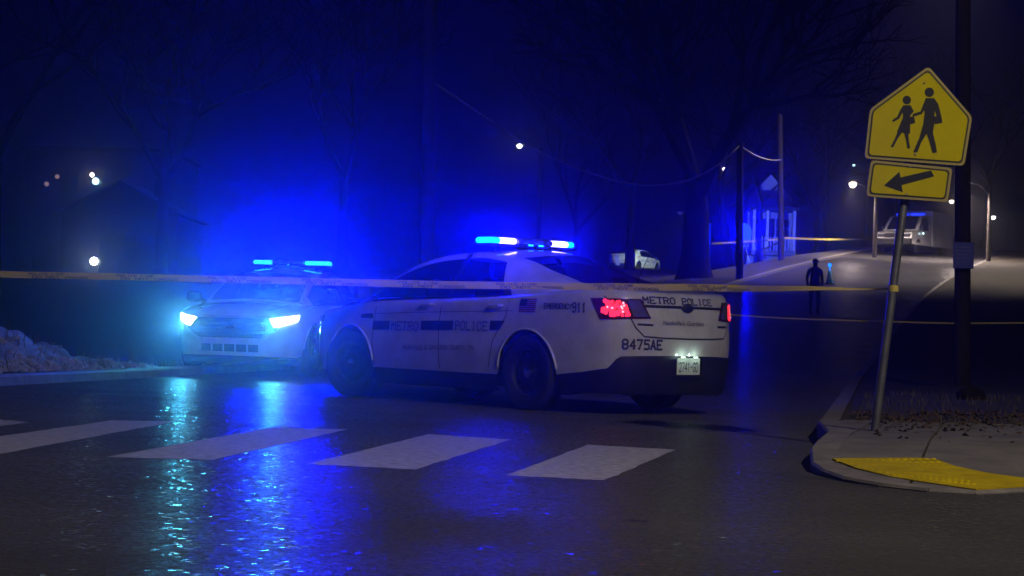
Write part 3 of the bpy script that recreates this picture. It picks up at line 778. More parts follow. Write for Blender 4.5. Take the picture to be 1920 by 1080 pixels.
    strip([(5.745,.912),(5.80,.82),(5.885,.742)],.009,'trunk_seam',-1)
    raised([(5.90,1.018),(T2-5.90,1.018),(T2-5.90,1.040),(5.90,1.040)],1,.010,'trim_bar',M['blacktrim'],14,1)
    b=MB(); b.lathe([(0,.016),(.06,.014),(.078,0)],Matrix.Translation(Vector(surf(STOT,1.022,.014)))@Matrix.Rotation(R(-90),4,'Y')@Matrix.Scale(.58,4,(1,0,0)),20); b.build('tail_emblem',M['rim'],root,smooth=True)
    raised([(5.816,.845),(5.985,.842),(5.985,.862),(5.816,.865)],1,.004,'bumper_slot',M['blacktrim'],4,1)
    raised([(5.816,.845),(5.985,.842),(5.985,.862),(5.816,.865)],-1,.004,'bumper_slot',M['blacktrim'],4,1)
    xb=surf(STOT,.47,.02)[0]
    pl=MB(); pl.bbox((xb-.006,0.02,.47),(.010,.31,.158),.003); plo=pl.build('license_plate',M['plate'],root)
    b=MB(); b.box((xb+.004,.02,.385),(.03,.40,.016)); b.box((xb+.004,-.152,.47),(.022,.02,.16)); b.build('plate_frame',M['chrome'],plo)
    if idnum:
        b=MB()
        for q in text_quads('2741-GD',.25,.082,.75): b.face([(xb-.0135,.145-u,.425+v) for u,v in q])
        b.build('plate_number',M['ink'],plo)
        for y in (.10,-.07):
            b=MB(); b.bbox((xb-.016,y+.0,.558),(.03,.035,.014),.003); o=b.build('plate_lamp',M['plate_lamp'],plo); point('plate_light',(xb-.05,y,.575),.22,(.72,1,.85),.01,root)
    # exhaust tips
    for sg in (1,-1):
        b=MB(); b.lathe([(.03,-.12),(.038,-.12),(.031,.06)],Matrix.Translation((-2.50,.55*sg,.22))@Matrix.Rotation(R(-90),4,'Y'),14); b.build('exhaust_tip',M['chrome'],root,smooth=True)
    if letters:
        text_on('METRO',5.885,1.057,.40,.058,'rear_lettering',M['navy'],slab=True,sw=1.15,gap=1.1)
        text_on('POLICE',6.375,1.055,.43,.058,'rear_lettering',M['navy'],slab=True,sw=1.15,gap=1.1)
        text_on('8475AE',5.672,.625,.415,.085,'car_number',M['navy'],slab=True,sw=1.3,gap=1.0)
        # script motto, thin type
        for word,sa,wl in (("Nashville's",6.095,.285),("Guardians",6.405,.245)):
            cu=bpy.data.curves.new('motto','FONT'); cu.body=word; cu.size=.085; cu.shear=.25
            to=bpy.data.objects.new('motto',cu); COL.objects.link(to); bpy.context.view_layer.update(); me=bpy.data.meshes.new_from_object(to)
            kx=wl/max(v.co.x for v in me.vertices)
            b=MB(); b.add([surf((sa+v.co.x*kx) if sa+v.co.x*kx<=STOT else -(T2-sa-v.co.x*kx), .856+v.co.y*.75, .005) for v in me.vertices],[tuple(p.vertices) for p in me.polygons]); b.build('motto_lettering',M['navy'],root)
            bpy.data.objects.remove(to)
        for sg in (1,-1):
            for s0,s1,s0t,s1t in ((2.06,2.36,2.06,2.36),(2.90,3.42,2.90,3.42),(3.99,4.13,3.99,4.21)):
                b=patch([(s0,.728+.017*(s0-2.06)),(s1,.728+.017*(s1-2.06)),(s1t,.822+.017*(s1-2.06)),(s0t,.822+.017*(s0-2.06))],sg,.005,6,2); b.build('side_stripe',M['navy'],root,smooth=True)
            text_on('METRO',2.40 if sg>0 else 2.40,.735,.46,.085,'side_lettering',M['outline'],sg,sw=1.0,slab=True,gap=1.0)
            text_on('POLICE',3.46,.755,.49,.085,'side_lettering',M['outline'],sg,sw=1.0,slab=True,gap=1.0)
            text_on('NASHVILLE & DAVIDSON COUNTY, TN',2.61,.537,1.13,.042,'county_lettering',M['outline'],sg,sw=1.0,slope=.02,off=.008)
            text_on('EMERGENCY',4.75,.985,.36,.045,'emergency_lettering',M['navy'],sg,sw=1.1,gap=1.0)
            text_on('911',5.12,.955,.17,.085,'emergency_lettering',M['navy'],sg,sw=1.15,slab=True,gap=.9)
            # flag decal: canton and stripes
            def fp(u,v): return (4.395+.235*u+.015*v, .945+.130*v)
            q=[[fp(0,.46),fp(.43,.46),fp(.43,1),fp(0,1)]]
            fl=poly_on(q,'flag_decal',M['navy'],.005,sg=sg)
            st=[]
            for k in range(7):
                v0=k/6.5; v1=v0+1/13; u0=.43 if v0>.45 else 0
                st.append([fp(u0,v0),fp(1,v0),fp(1,v1),fp(u0,v1)])
            poly_on(st,'flag_stripe',M['flagred'],.0055,parent=fl,sg=sg)
    # antennas
    b=MB(); b.tube((-1.62,-.30,1.20),(-1.78,-.36,1.58),.004,.002,6); b.tube((-1.61,-.30,1.17),(-1.62,-.30,1.21),.012); b.build('antenna',M['blacktrim'],root)
    # wheels
    for wx in (1.434,-1.434):
        for sg in (1,-1):
            W=empty('wheel',(wx,.83*sg,.364),turn if wx>0 else 0); W.parent=root
            Mx=Matrix.Rotation(R(-90)*sg,4,'X')
            b=MB(); b.lathe([(.235,-.10),(.30,-.115),(.345,-.112),(.362,-.085),(.364,0),(.362,.085),(.345,.112),(.30,.115),(.245,.105),(.235,.09)],Mx,40); b.build('tyre',M['rubber'],W,smooth=True,angle=50)
            b=MB(); b.lathe([(.236,-.08),(.240,.098),(.226,.098),(.215,.06),(.19,.045),(.14,.066),(.10,.07),(.075,.06),(0,.06)],Mx,40)
            rm=b.build('rim',M['rim'],W,smooth=True,angle=40)
            for k in range(10):
                b=MB(); a=2*math.pi*k/10; c=Mx@Vector((.168*math.cos(a),.168*math.sin(a),.058)); c2=Mx@Vector((.168*math.cos(a),.168*math.sin(a),.064)); b.tube(c,c2,.020,.018,10); b.build('rim_hole',M['seam'],rm)
            b=MB(); b.lathe([(0,.105),(.03,.104),(.052,.092),(.058,.06)],Mx,24); b.build('hub_cap',M['chrome'],W,smooth=True,angle=40)
    # lightbar
    if lightbar:
        zb=1.618; LB=empty('lightbar',(-.31,0,zb)); LB.parent=root
        b=MB(); b.bbox((0,0,.012),(.30,1.20,.030),.012); b.box((0,.40,-.02),(.06,.08,.05)); b.box((0,-.40,-.02),(.06,.08,.05)); b.build('tray',M['blacktrim'],LB,smooth=True,angle=40)
        b=MB(); b.bbox((0,0,.095),(.20,1.14,.014),.006); b.build('top_cover',M['bar_off'],LB,smooth=True,angle=40)
        if lightbar=='rear': mods=[(.59,.43,'bar_blue'),(.42,.22,'bar_hot'),(.20,.03,'bar_off'),(.01,-.16,'bar_off'),(-.18,-.28,'bar_off'),(-.30,-.50,'bar_hot'),(-.51,-.59,'bar_blue')]
        else: mods=[(.59,.22,'bar_front'),(.20,.02,'bar_off'),(.00,-.18,'bar_off'),(-.20,-.30,'bar_off'),(-.33,-.59,'bar_front')]
        for y0,y1,k in mods:
            b=MB(); wdt=.235 if abs(y0)>.5 or abs(y1)>.5 else .25
            b.bbox((0,(y0+y1)/2,.058),(wdt,abs(y1-y0),.060),.024)
            b.build('light_module',M[k],LB,smooth=True,angle=40)
        for y in ((.06,-.08) if lightbar=='rear' else (-.02,)):
            b=MB(); b.bbox((-.152 if lightbar=='rear' else .152,y,.025),(.02,.06 if lightbar=='rear' else .025,.018),.004); b.build('light_module',M['bar_cool'],LB)
    return root
M['bar_hot']=emitter('lit_hot_module',(3.4/200,2.7/200,1.0),200)
M['plate_lamp']=emitter('plate_lamp_glow',(.75,1.0,.85),2.2)
CAR_GROUP='white police sedans'
car1=sedan('police_car','white police sedan lettered METRO POLICE, its rear and red tail lights toward us',CAR_GROUP,'rear',True,turn=R(12))
car1.location=(-.076,21.238,0); car1.rotation_euler=(0,0,2.286)
car2=sedan('police_car','white police sedan facing us with bright headlights and blue lights',CAR_GROUP,'front',False,heads=True,letters=False,idnum=False)
car2.location=(-3.389,30.34,.0); car2.rotation_euler=(0,0,4.511)
car3=sedan('police_car','small distant white police car seen from behind left of the big tree',CAR_GROUP,None,-1,idnum=False)
p=at(1192,497,140); zc3=Z(p.x,140)+.12; car3.location=(p.x,140,zc3+.24); car3.rotation_euler=(0,0,R(60))
# headlamp beams of the facing car
for sg in (1,-1):
    L=bpy.data.lights.new('headlamp_beam','SPOT'); L.energy=HEAD*40; L.color=(.05,.55,.85); L.spot_size=R(82); L.spot_blend=1.0; L.shadow_soft_size=.06
    o=bpy.data.objects.new('headlamp_beam',L); COL.objects.link(o); o.parent=car2; o.location=(2.50,.66*sg,.76)
    o.rotation_euler=(R(90-5),0,R(-90)) 

# ------------------------------------------------------------------ street lamp assumed out of view, added to light the near corner
def street_lamp(top, zg, arm, label, group, glow, energy=0, col=(1,.8,.6), size=.14, ph=.10):
    """top: lamp head position; arm: horizontal vector from pole to head"""
    base=Vector((top.x-arm.x,top.y-arm.y,zg)); root=empty('street_lamp',base,0,label,'street lamp',group)
    b=MB(); b.tube((0,0,-.3),(0,0,top.z-zg-.05),ph*1.2,ph*.8,10); b.build('pole',M['wood'],root,smooth=True,angle=60)
    b=MB(); h=top.z-zg; b.path([(0,0,h-.6),(arm.x*.4,arm.y*.4,h-.05),(arm.x*.95,arm.y*.95,h+.12)],.03,8); b.build('arm',M['galv'],root,smooth=True)
    hd=MB(); hd.bbox((arm.x,arm.y,h+.13),(.5,.26,.12),.04); ho=hd.build('lamp_head',M['galv'],root,smooth=True,angle=40)
    b=MB(); b.lathe([(0,-size),(size*.6,-size*.8),(size,-size*.2),(size*.9,.1)],Matrix.Translation((arm.x,arm.y,h+.02)),14); b.build('lamp_glass',glow,root,smooth=True)
    if energy:
        L=bpy.data.lights.new('lamp_light','SPOT'); L.energy=energy; L.color=col; L.spot_size=R(165); L.spot_blend=.7; L.shadow_soft_size=.15
        o=bpy.data.objects.new('lamp_light',L); COL.objects.link(o); o.parent=root; o.location=(arm.x,arm.y,h-size-.1)
    return root
g_warm=emitter('warm_lamp_glow',(1,.80,.62),9); g_white=emitter('white_lamp_glow',(.95,1,.95),9); g_cool=emitter('cool_lamp_glow',(.45,.85,1),7); g_dim=emitter('dim_lamp_glow',(1,.62,.42),.35); g_red=emitter('red_signal_glow',(1,.10,.14),5)
root=street_lamp(Vector((6.6,5.6,9.0)),.0,Vector((-1.6,0,0)),'tall unseen street lamp assumed at the near corner, added to light it',None,emitter('assumed_near_lamp_glow',(1,.82,.66),40),0)
L=bpy.data.lights.new('lamp_light','SPOT'); L.energy=ASSUMED_LAMP; L.color=(1,.87,.70); L.spot_size=R(150); L.spot_blend=.6; L.shadow_soft_size=.18  # beam of the assumed lamp, added for the near corner
o=bpy.data.objects.new('lamp_light',L); COL.objects.link(o); o.parent=root; o.location=(-1.6,0,8.75); o.rotation_euler=(R(38),0,R(18))

# ------------------------------------------------------------------ school sign on a leaning post
PB=onside(1640,808); YS0=PB.y
def sp(px,py,dy=0): 
    p=at(px,py,YS0); k=-.12
    X0=at(1690,300,YS0).x; return at(px,py,YS0-.04+k*(p.x-X0)+dy)
sign=empty('school_sign',PB,0,'yellow school crossing sign with walking figures and an arrow plate on leaning post','sign')
def local(o,pts): 
    inv=Matrix.Translation(o.location).inverted(); return [inv@Vector(p) for p in pts]
def addpoly(pts2,nm,mt,dy,parent,thick=0):
    b=MB(); P=local(sign,[sp(x,y,dy) for x,y in pts2])
    if thick: b.prism(P,(0,thick,0))
    else: b.face(P)
    return b.build(nm,mt,parent)
def rounded(P,r,n=5):
    out=[]
    for i in range(len(P)):
        p=Vector(P[i]).to_2d(); a=(Vector(P[i-1]).to_2d()-p).normalized(); c=(Vector(P[(i+1)%len(P)]).to_2d()-p).normalized()
        for k in range(n+1):
            t=k/n; q0=p+a*r; q2=p+c*r; out.append(tuple((1-t)**2*q0+2*t*(1-t)*p+t*t*q2))
    return out
def shrink(P,d):
    c=sum((Vector(p) for p in P),Vector((0,0)))/len(P); n=len(P); out=[]
    for i in range(n):
        p0,p1,p2=Vector(P[i-1]),Vector(P[i]),Vector(P[(i+1)%n])
        def off(a,b):
            t=(b-a).normalized(); nn=Vector((-t.y,t.x)); 
            if nn.dot(c-a)<0: nn=-nn
            return a+nn*d,t
        a,ta=off(p0,p1); b_,tb=off(p1,p2); cr=ta.x*tb.y-ta.y*tb.x
        k=((b_-a).x*tb.y-(b_-a).y*tb.x)/cr if abs(cr)>1e-6 else 0
        out.append(tuple(a+ta*k))
    return out
pent=[(1631,205),(1741,124),(1823,219),(1808,311),(1621,297)]
arrowp=[(1633,300),(1786,315),(1777,379),(1624,368)]
for P,nm in ((pent,'school_plate'),(arrowp,'arrow_plate')):
    pl_=addpoly(rounded(P,9),nm,M['signedge'],0,sign,.004)
    addpoly(rounded(shrink(P,4.5),8),'black_border',M['ink'],-.002,pl_)
    addpoly(rounded(shrink(P,7.5),7),'yellow_face',M['yellow'],-.004,pl_)
    z=lambda L_: [(1560+x/3.6,100+y/3.6) for x,y in L_]
    if nm=='school_plate':
        circ=lambda cx,cy_,r:[(cx+r*math.cos(t*math.pi/10),cy_+r*math.sin(t*math.pi/10)) for t in range(20)]
        ad=[circ(657,263,32),[(632,302),(690,302),(722,350),(694,382),(690,482),(616,482),(626,400),(618,345)],[(634,304),(640,360),(606,410),(545,428),(545,409),(598,392),(616,345)],[(690,306),(718,345),(737,418),(708,426),(692,375)],[(688,426),(738,420),(746,468),(694,478)],[(616,478),(662,478),(650,525),(602,602),(576,668),(548,668),(590,570)],[(634,478),(690,478),(682,540),(700,612),(709,668),(680,673),(660,600),(640,540)]]
        ch=[circ(505,315,29),[(480,350),(530,350),(552,392),(528,420),(528,462),(474,462),(480,420),(474,380)],[(482,350),(478,397),(455,440),(410,466),(406,452),(440,428),(462,380)],[(474,445),(526,445),(528,542),(438,532)],[(445,525),(476,530),(440,582),(413,636),(395,631),(425,575)],[(487,535),(516,535),(518,582),(528,641),(510,643),(502,590)],[(520,430),(553,425),(563,470),(522,478)]]
        for nm2,ps in (('walking_adult_symbol',ad),('walking_child_symbol',ch)):
            b=MB()
            for i,q in enumerate(ps): b.face(local(sign,[sp(x,y,-.006-.0004*i) for x,y in z(q)]))
            b.build(nm2,M['ink'],pl_)
    else:
        addpoly(z([(350,893),(455,798),(462,838),(668,790),(690,830),(470,890),(478,938)]),'arrow_symbol',M['ink'],-.006,pl_)
for x,y in ((1733,156),(1716,290),(1706,313),(1700,365)):
    b=MB(); c=local(sign,[sp(x,y,-.006)])[0]; b.lathe([(0,.006),(.006,.004),(.009,0)],Matrix.Translation(c)@Matrix.Rotation(R(90),4,'X'),8); b.build('bolt',M['galv'],sign)
b=MB(); T=local(sign,[at(1741,150,YS0+.03)])[0]; T0=local(sign,[at(1640,808,YS0)])[0]; T1=local(sign,[at(1695,378,YS0+.03)])[0]
b.tube(T0+(T0-T1).normalized()*.15,T1,.030,.030,14); b.tube(T1,T1+(T1-T0).normalized()*.72,.030,.030,14); b.build('post',M['galv'],sign,smooth=True,angle=60)
b=MB(); c=local(sign,[at(1675,541,YS0+.02)])[0]; b.tube(c-Vector((0,0,.022)),c+Vector((0,0,.022)),.036,.036,14); b.build('tape_wrap',M['tape'],sign,smooth=True,angle=60)

# ------------------------------------------------------------------ barrier tape across the road
def tape(pts, name, label, text=True, mt=None, seg=120, wav=1.0):
    """pts: (point, half width, twist) control points"""
    P=crom([(p.x,p.y,p.z,h,t) for p,h,t in pts],seg//(len(pts)-1)); b=MB(); n=len(P)
    def fr(i,v):
        x,y,z,h,t=P[i]; s=i/n; t2=t+.12*wav*noise.noise((x*1.3,2,0)); zz=z+.004*wav*noise.noise((x*2.5,7,1)); 
        return Vector((x,y+math.sin(t2)*h*v+.012*noise.noise((x*4,v*2,3))*wav,zz+math.cos(t2)*h*v*(1+.04*noise.noise((x*7,v*3,1)))))
    vs=[fr(i,-1+2*j/4) for i in range(n) for j in range(5)]
    fs=[(i*5+j,i*5+j+1,i*5+j+6,i*5+j+5) for i in range(n-1) for j in range(4)]
    b.add(vs,fs); o=tag(b.build(name,mt or M['tape'],smooth=True),label,'tape')
    if text:
        L_=[0]
        for i in range(1,n): L_.append(L_[-1]+math.dist(P[i][:3],P[i-1][:3]))
        def onl(u,v):
            u=max(0,min(L_[-1]-1e-4,u)); i=next(k for k in range(1,n) if L_[k]>=u)-1; t=(u-L_[i])/(L_[i+1]-L_[i]); return fr(i,v).lerp(fr(i+1,v),t)+Vector((0,-.004,0))
        u=.4; k=0; tb=MB()
        while u<L_[-1]-1.2:
            for q in text_quads('POLICE LINE',.34,.62,1.0): tb.face([onl(u+x,.08+y) for x,y in q])
            for q in text_quads('DO NOT CROSS',.52,.62,1.0): tb.face([onl(u+.04+x,-.80+y) for x,y in q])
            u+=.83; k+=1
        tb.build('faded_print',M['tapeink'],o)
    return o
tape([(at(-900,500,19.0),.028,0),(at(-300,507,18.0),.028,.1),(at(0,514,17.5),.028,.0),(at(400,523,17.0),.028,.05),(at(800,533,16.6),.030,-.05),(at(1100,537,16.2),.028,.1),(at(1350,540,15.6),.028,.3),(at(1500,541,15.0),.020,.5),(at(1620,541.5,14.6),.011,.9),(at(1674,541,YS0-.02),.012,.8)],'barrier_tape','yellow barrier tape stretched across the road in front of both cars')
tape([(at(1368,590,33),.013,.4),(at(1480,597,33.4),.013,.5),(at(1640,602,34),.013,.3),(at(1800,606,34.5),.014,.2),(at(2050,604,35),.014,.2)],'barrier_tape','faint second barrier tape sagging low right of the near police car',False,M['tape'],80)
tape([(at(1335,457,97),.045,.2),(at(1400,453,96.5),.045,.2),(at(1466,448,95.7),.05,.2)],'barrier_tape','far barrier tape tied between big tree and wooden pole',False,None,40)
tape([(at(1415,473,99),.055,.2),(at(1445,462,97),.055,.2),(at(1466,452,95.6),.05,.2)],'barrier_tape','far barrier tape sloping down left from the wooden pole',False,None,40)
tape([(at(1466,446,95.6),.05,.2),(at(1560,449,104),.045,.2),(at(1650,447,114),.045,.2),(at(1790,443,118),.055,.2)],'barrier_tape','far barrier tape running right from wooden pole behind the van',False,None,60)

# ------------------------------------------------------------------ poles, cable
def upole(px, pytop, pybase, Y, r0, r1, label, lean=0, mt='wood', hw=True, zg=None):
    top=at(px+lean,pytop,Y); bs=at(px,pybase,Y); z0=Z(bs.x,Y)+.05 if zg is None else zg
    root=empty('utility_pole',(bs.x,Y,z0),0,label,'pole','utility poles')
    b=MB(); b.tube((0,0,-.5),(top.x-bs.x,0,top.z-z0),r0,r1,14); b.build('pole_shaft',M[mt],root,smooth=True,angle=60)
    if hw:
        b=MB(); h=top.z-z0; b.box((top.x-bs.x,0,h-.5),(1.9,.09,.11)); b.build('crossarm',M[mt],root)
        for x in (-.8,-.3,.35,.8):
            b=MB(); b.lathe([(.0,.13),(.03,.12),(.045,.06),(.03,.03),(.04,0)],Matrix.Translation((top.x-bs.x+x,0,h-.45)),8); b.build('insulator',M['stone'],root,smooth=True)
    return root,top
upole(800,-420,640,45,.17,.14,'thick utility pole between the two police cars',12,hw=True)
_,T1387=upole(1387,268,535,79,.15,.13,'dark utility pole left of the uphill road, next to tree',0,hw=False)
upole(1466,215,478,95,.15,.12,'wooden utility pole holding the far barrier tape',-4,hw=False)
upole(1551,235,468,126,.13,.11,'slim far pole beside the road crest',0,hw=False)
M['creosote']=mat('creosoted_wood',(.045,.036,.030),.9,spec=.1,var=.5,vscale=9,bump=.6,bscale=40)
rp,_=upole(1806,-80,728,28,.115,.10,'dark utility pole at right carrying a small notice',0,mt='creosote',hw=False,zg=.13)
# small notice board on it
c=at(1806,479,27.8)
b=MB(); b.bbox((c.x,c.y-.02,c.z),(.285,.012,.36),.004); nb=tag(b.build('notice_board',M['bluesign']),'small pale notice board fixed to the dark pole at right','sign')
b=MB()
for k,wl in enumerate((.20,.23,.16,.21,.14)): b.box((c.x+(wl-.23)*.4,c.y-.0275,c.z+.11-k*.05),(wl,.001,.014))
b.build('print_line',M['outline'],nb)
# stump/rock by the pole base
def rock(loc, r, label):
    bm=bmesh.new(); bmesh.ops.create_icosphere(bm,subdivisions=3,radius=r)
    for v in bm.verts: v.co*=1+.25*noise.noise(v.co*4/r*.3)+.10*noise.noise(v.co*11/r*.3); v.co.z*=.75; v.co.x*=1.25
    b=MB(); bm.verts.ensure_lookup_table(); b.add([v.co+Vector(loc) for v in bm.verts],[tuple(l.vert.index for l in f.loops) for f in bm.faces]); bm.free()
    return tag(b.build('boulder',M['bark'],smooth=True),label,'rock')
p=onz(1822,752,.13); rock((p.x,p.y,.19),.13,'dark lumpy boulder on the ground below the right-hand pole')
# cable
def cable(pts, r, label, n=30):
    P=crom([tuple(p) for p in pts],n); b=MB(); b.path(P,r,5); return tag(b.build('overhead_cable',M['wire'],smooth=True),label,'cable','overhead cables')
cable([at(806,150,45),at(990,272,56),at(1090,318,62),at(1160,340,66),at(1225,347,70),at(1290,338,73.5),at(1345,310,76.5),at(1388,272,79)],.035,'sagging overhead cable between thick pole and dark pole')
cable([at(1388,274,79),at(1418,292,85),at(1445,300,90),at(1464,300,95)],.03,'short overhead cable from dark pole to wooden pole')
# thin metal post; its blue reflection is added as a glowing strip
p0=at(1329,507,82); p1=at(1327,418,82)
root=empty('metal_post',(p0.x,82,Z(p0.x,82)+.1),0,'thin upright post, blue reflection added as a glowing edge, just right of big tree','post')
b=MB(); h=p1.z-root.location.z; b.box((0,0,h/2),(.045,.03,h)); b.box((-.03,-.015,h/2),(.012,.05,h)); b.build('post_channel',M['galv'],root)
b=MB(); b.box((.0,-.03,h*.52),(.05,.03,h*.94)); b.build('painted_glint',emitter('painted_glint_blue',(.004,.02,1),1.3),root)
b=MB(); b.bbox((0,-.03,h-.06),(.10,.02,.10),.01); b.build('reflector',M['teal'],root)
# blue beacon behind the dark pole, lighting the house
p=at(1396,437,110); zg=Z(p.x,110)+.1
root=empty('warning_beacon',(p.x,110,zg),0,'round glowing blue beacon on a stand behind the dark pole','beacon')
b=MB(); h=p.z-zg
for k in range(3):
    a=k*2.09; b.tube((.5*math.cos(a),.5*math.sin(a),-.05),(0,0,h-.5),.03,.025,6)
b.build('stand',M['galv'],root)
b=MB(); b.lathe([(.30,-.62),(.34,-.55),(.30,-.48)],Matrix.Translation((0,0,h)),16); b.build('beacon_base',M['blacktrim'],root)
b=MB(); b.lathe([(.30,-.50),(.38,-.2),(.38,.15),(.28,.42),(.0,.56)],Matrix.Translation((0,0,h)),20); b.build('beacon_lens',emitter('beacon_blue',(.0003,.0010,1),170),root,smooth=True)


# ------------------------------------------------------------------ trees
def tree(loc, H, r, seed, label, fork=.35, spread=.5, depth=5, nb=3, lean=0, group='bare winter trees'):
    rnd=random.Random(seed); root=empty('bare_tree',loc,0,label,'tree',group)
    tb=MB(); cb=MB()
    # trunk with flare and uneven outline
    n=12; prev=None; segs=10; pts=[]
    for k in range(segs+1):
        t=k/segs; z=t*H*fork; off=Vector((lean*t*H*fork*.15+.12*r*noise.noise((seed,t*3,0)),.12*r*noise.noise((seed,t*3,5)),0))
        rad=r*(1+.55*math.exp(-t*9))*(1-.28*t); pts.append((off+Vector((0,0,z-.2 if k==0 else z)),rad))
    for (a,ra),(c,rc) in zip(pts,pts[1:]):
        vs=[]
        for p,rr,kk in ((a,ra,0),(c,rc,1)):
            for q in range(n):
                th=2*math.pi*q/n; w_=1+.16*noise.noise((math.cos(th)*1.5+seed,math.sin(th)*1.5,p.z*.8)); vs.append(p+Vector((math.cos(th)*rr*w_,math.sin(th)*rr*w_,0)))
        tb.add(vs,[(q,(q+1)%n,n+(q+1)%n,n+q) for q in range(n)])
    tb.build('trunk',M['bark'],root,smooth=True,weld=.002)
    def grow(p,d,l,rad,dep):
        steps=3 if dep>1 else 2; pp=p; dd=d
        for k in range(steps):
            dd=(dd+Vector((rnd.gauss(0,.16),rnd.gauss(0,.16),rnd.gauss(.03,.08)))).normalized(); q=pp+dd*l/steps; r1=rad*(1-.22*(k+1)/steps*1.3)
            cb.tube(pp,q,rad*(1-.28*k/steps),r1,6 if dep>2 else 4 if dep>1 else 3,False); pp=q
            if dep>1 and k>0 and rnd.random()<.75:
                sd=(dd+Vector((rnd.gauss(0,1),rnd.gauss(0,1),rnd.gauss(.2,.5))).normalized()*.95).normalized(); grow(pp,sd,l*rnd.uniform(.5,.75),rad*.45,dep-1)
        if dep>0:
            for k in range(nb if dep>2 else 2):
                sd=(dd+Vector((rnd.gauss(0,spread),rnd.gauss(0,spread),rnd.gauss(.12,.3)))).normalized(); grow(pp,sd,l*rnd.uniform(.6,.85),rad*.62,dep-1)
    tp,tr=pts[-1]; k0=rnd.uniform(0,6.28)
    for k in range(nb):
        a=k0+k*6.28/nb; sd=Vector((math.cos(a)*spread*1.1,math.sin(a)*spread*1.1,1)).normalized(); grow(tp-Vector((0,0,.1*r)),sd,H*(1-fork)*.36,tr*.66,depth-1)
    cb.build('crown',M['bark'],root)
    return root
def tree_at(px,pyb,Y,*a,**k):
    p=at(px,pyb,Y); return tree((p.x,Y,Z(p.x,Y)),*a,**k)
tree_at(1302,527,80,15,.62,3,'massive forked bare tree behind the trunk lid of near police car',fork=.22,spread=.42,depth=6,nb=3)
tree_at(1424,470,113,13,.15,5,'slender bare tree in front of the blue lit house',fork=.3,depth=5)
tree_at(1180,500,120,16,.30,6,'bare tree behind the distant police car',fork=.3,depth=5)
tree_at(1080,500,150,17,.32,7,'bare tree far behind the near lightbar',fork=.25,depth=5)
tree_at(640,560,95,16,.30,8,'bare tree behind the facing car at centre left',fork=.3,depth=5)
tree_at(300,560,80,14,.28,9,'bare tree on the dark left hillside',fork=.3,depth=5)
tree_at(-20,560,62,15,.32,10,'bare tree at the far left edge',fork=.3,depth=5)
tree_at(1690,430,150,16,.3,13,'bare tree at the crest behind the van',fork=.25,depth=5)
tree_at(1530,450,140,15,.28,14,'bare tree beside the slim far pole',fork=.3,depth=5)
tree_at(1372,480,118,14,.25,15,'leaning bare tree left of the blue lit house',fork=.35,depth=5,lean=-1)
tree_at(1850,470,120,14,.25,16,'bare tree up the hill behind the right-hand pole',fork=.3,depth=5)

# ------------------------------------------------------------------ houses
def house(px0,px1,pyb,Y,h,roofh,label,wall,depth=7,porch=False,wins=(),rz=0,lit=(),boards=True,zg=None):
    a=at(px0,pyb,Y); c=at(px1,pyb,Y); wd=c.x-a.x; cx=(a.x+c.x)/2; zg=Z(cx,Y) if zg is None else zg
    root=empty('house',(cx,Y,zg),rz,label,'house','houses along the street')
    b=MB(); b.box((0,depth/2,h/2-.5),(wd,depth,h+1)); b.build('wall',wall,root)
    b=MB(); o_=.35
    b.add([(-wd/2-o_,-o_,h-.02),(wd/2+o_,-o_,h-.02),(wd/2+o_,depth+o_,h-.02),(-wd/2-o_,depth+o_,h-.02),(0,-o_,h+roofh),(0,depth+o_,h+roofh)],[(2,3,5),(1,2,5,4),(3,0,4,5),(0,3,2,1)]); ro=b.build('roof',M['roofing'],root)
    b=MB(); b.add([(-wd/2,-.01,h),(wd/2,-.01,h),(0,-.01,h+roofh*.93)],[(0,1,2)]); b.build('gable',wall,root)
    b=MB(); b.box((wd*.2,depth*.6,h+roofh*.8),(.5,.5,1.2)); b.build('chimney',M['brick'],ro)
    if boards:
        n=int(h/.24)
        for k in range(n):
            b=MB(); z=.12+k*.24; b.add([(-wd/2,-.02,z+.225),(wd/2,-.02,z+.225),(wd/2,-.05,z),(-wd/2,-.05,z),(wd/2,0,z),(-wd/2,0,z),(wd/2,0,z+.225),(-wd/2,0,z+.225)],[(0,1,2,3),(3,2,4,5),(0,7,6,1),(1,6,4,2),(0,3,5,7)]); b.build('siding_board',wall,root)
    for (u,z,w_,hh) in wins:
        x=-wd/2+u*wd; b=MB(); b.box((x,-.06,z),(w_+.16,.06,hh+.16)); wn=b.build('window',M['siding'] if wall is M['siding'] else M['roofing'],root)
        isl=(u,z) in lit
        for sx in (-1,1):
            for sz in (-1,1):
                b=MB(); b.box((x+sx*w_/4,-.093,z+sz*hh/4),(w_/2-.05,.006,hh/2-.05)); b.build('pane',M['warmwin'] if isl else M['pane'],wn)
    if porch:
        b=MB(); b.box((0,-1.1,2.6),(wd+.3,2.3,.18)); b.build('porch_roof',M['roofing'],root)
        b=MB(); b.box((0,-1.0,.12),(wd,2.1,.24)); b.build('porch_floor',M['concrete'],root)
        for k in range(4):
            b=MB(); b.box((-wd/2+.15+(wd-.3)*k/3,-1.95,1.38),(.16,.16,2.26)); b.build('porch_column',M['siding'],root)
        for k in range(13):
            b=MB(); b.box((-wd/2+.3+(wd-.6)*k/12,-1.95,.62),(.06,.05,.8)); b.build('picket',M['siding'],root)
    b=MB(); b.box((-wd*.08,-.07,1.1),(.95,.05,2.1)); d=b.build('door',M['pane'],root); b=MB(); b.tube((-wd*.08+.36,-.10,1.05),(-wd*.08+.36,-.15,1.05),.035); b.build('handle',M['chrome'],d)
    return root
house(1400,1484,470,116,3.3,1.5,'small pale sided house lit blue, up the hill',M['siding'],7,True,((.24,1.6,.8,1.1),(.78,1.6,.8,1.1)),zg=5.35)
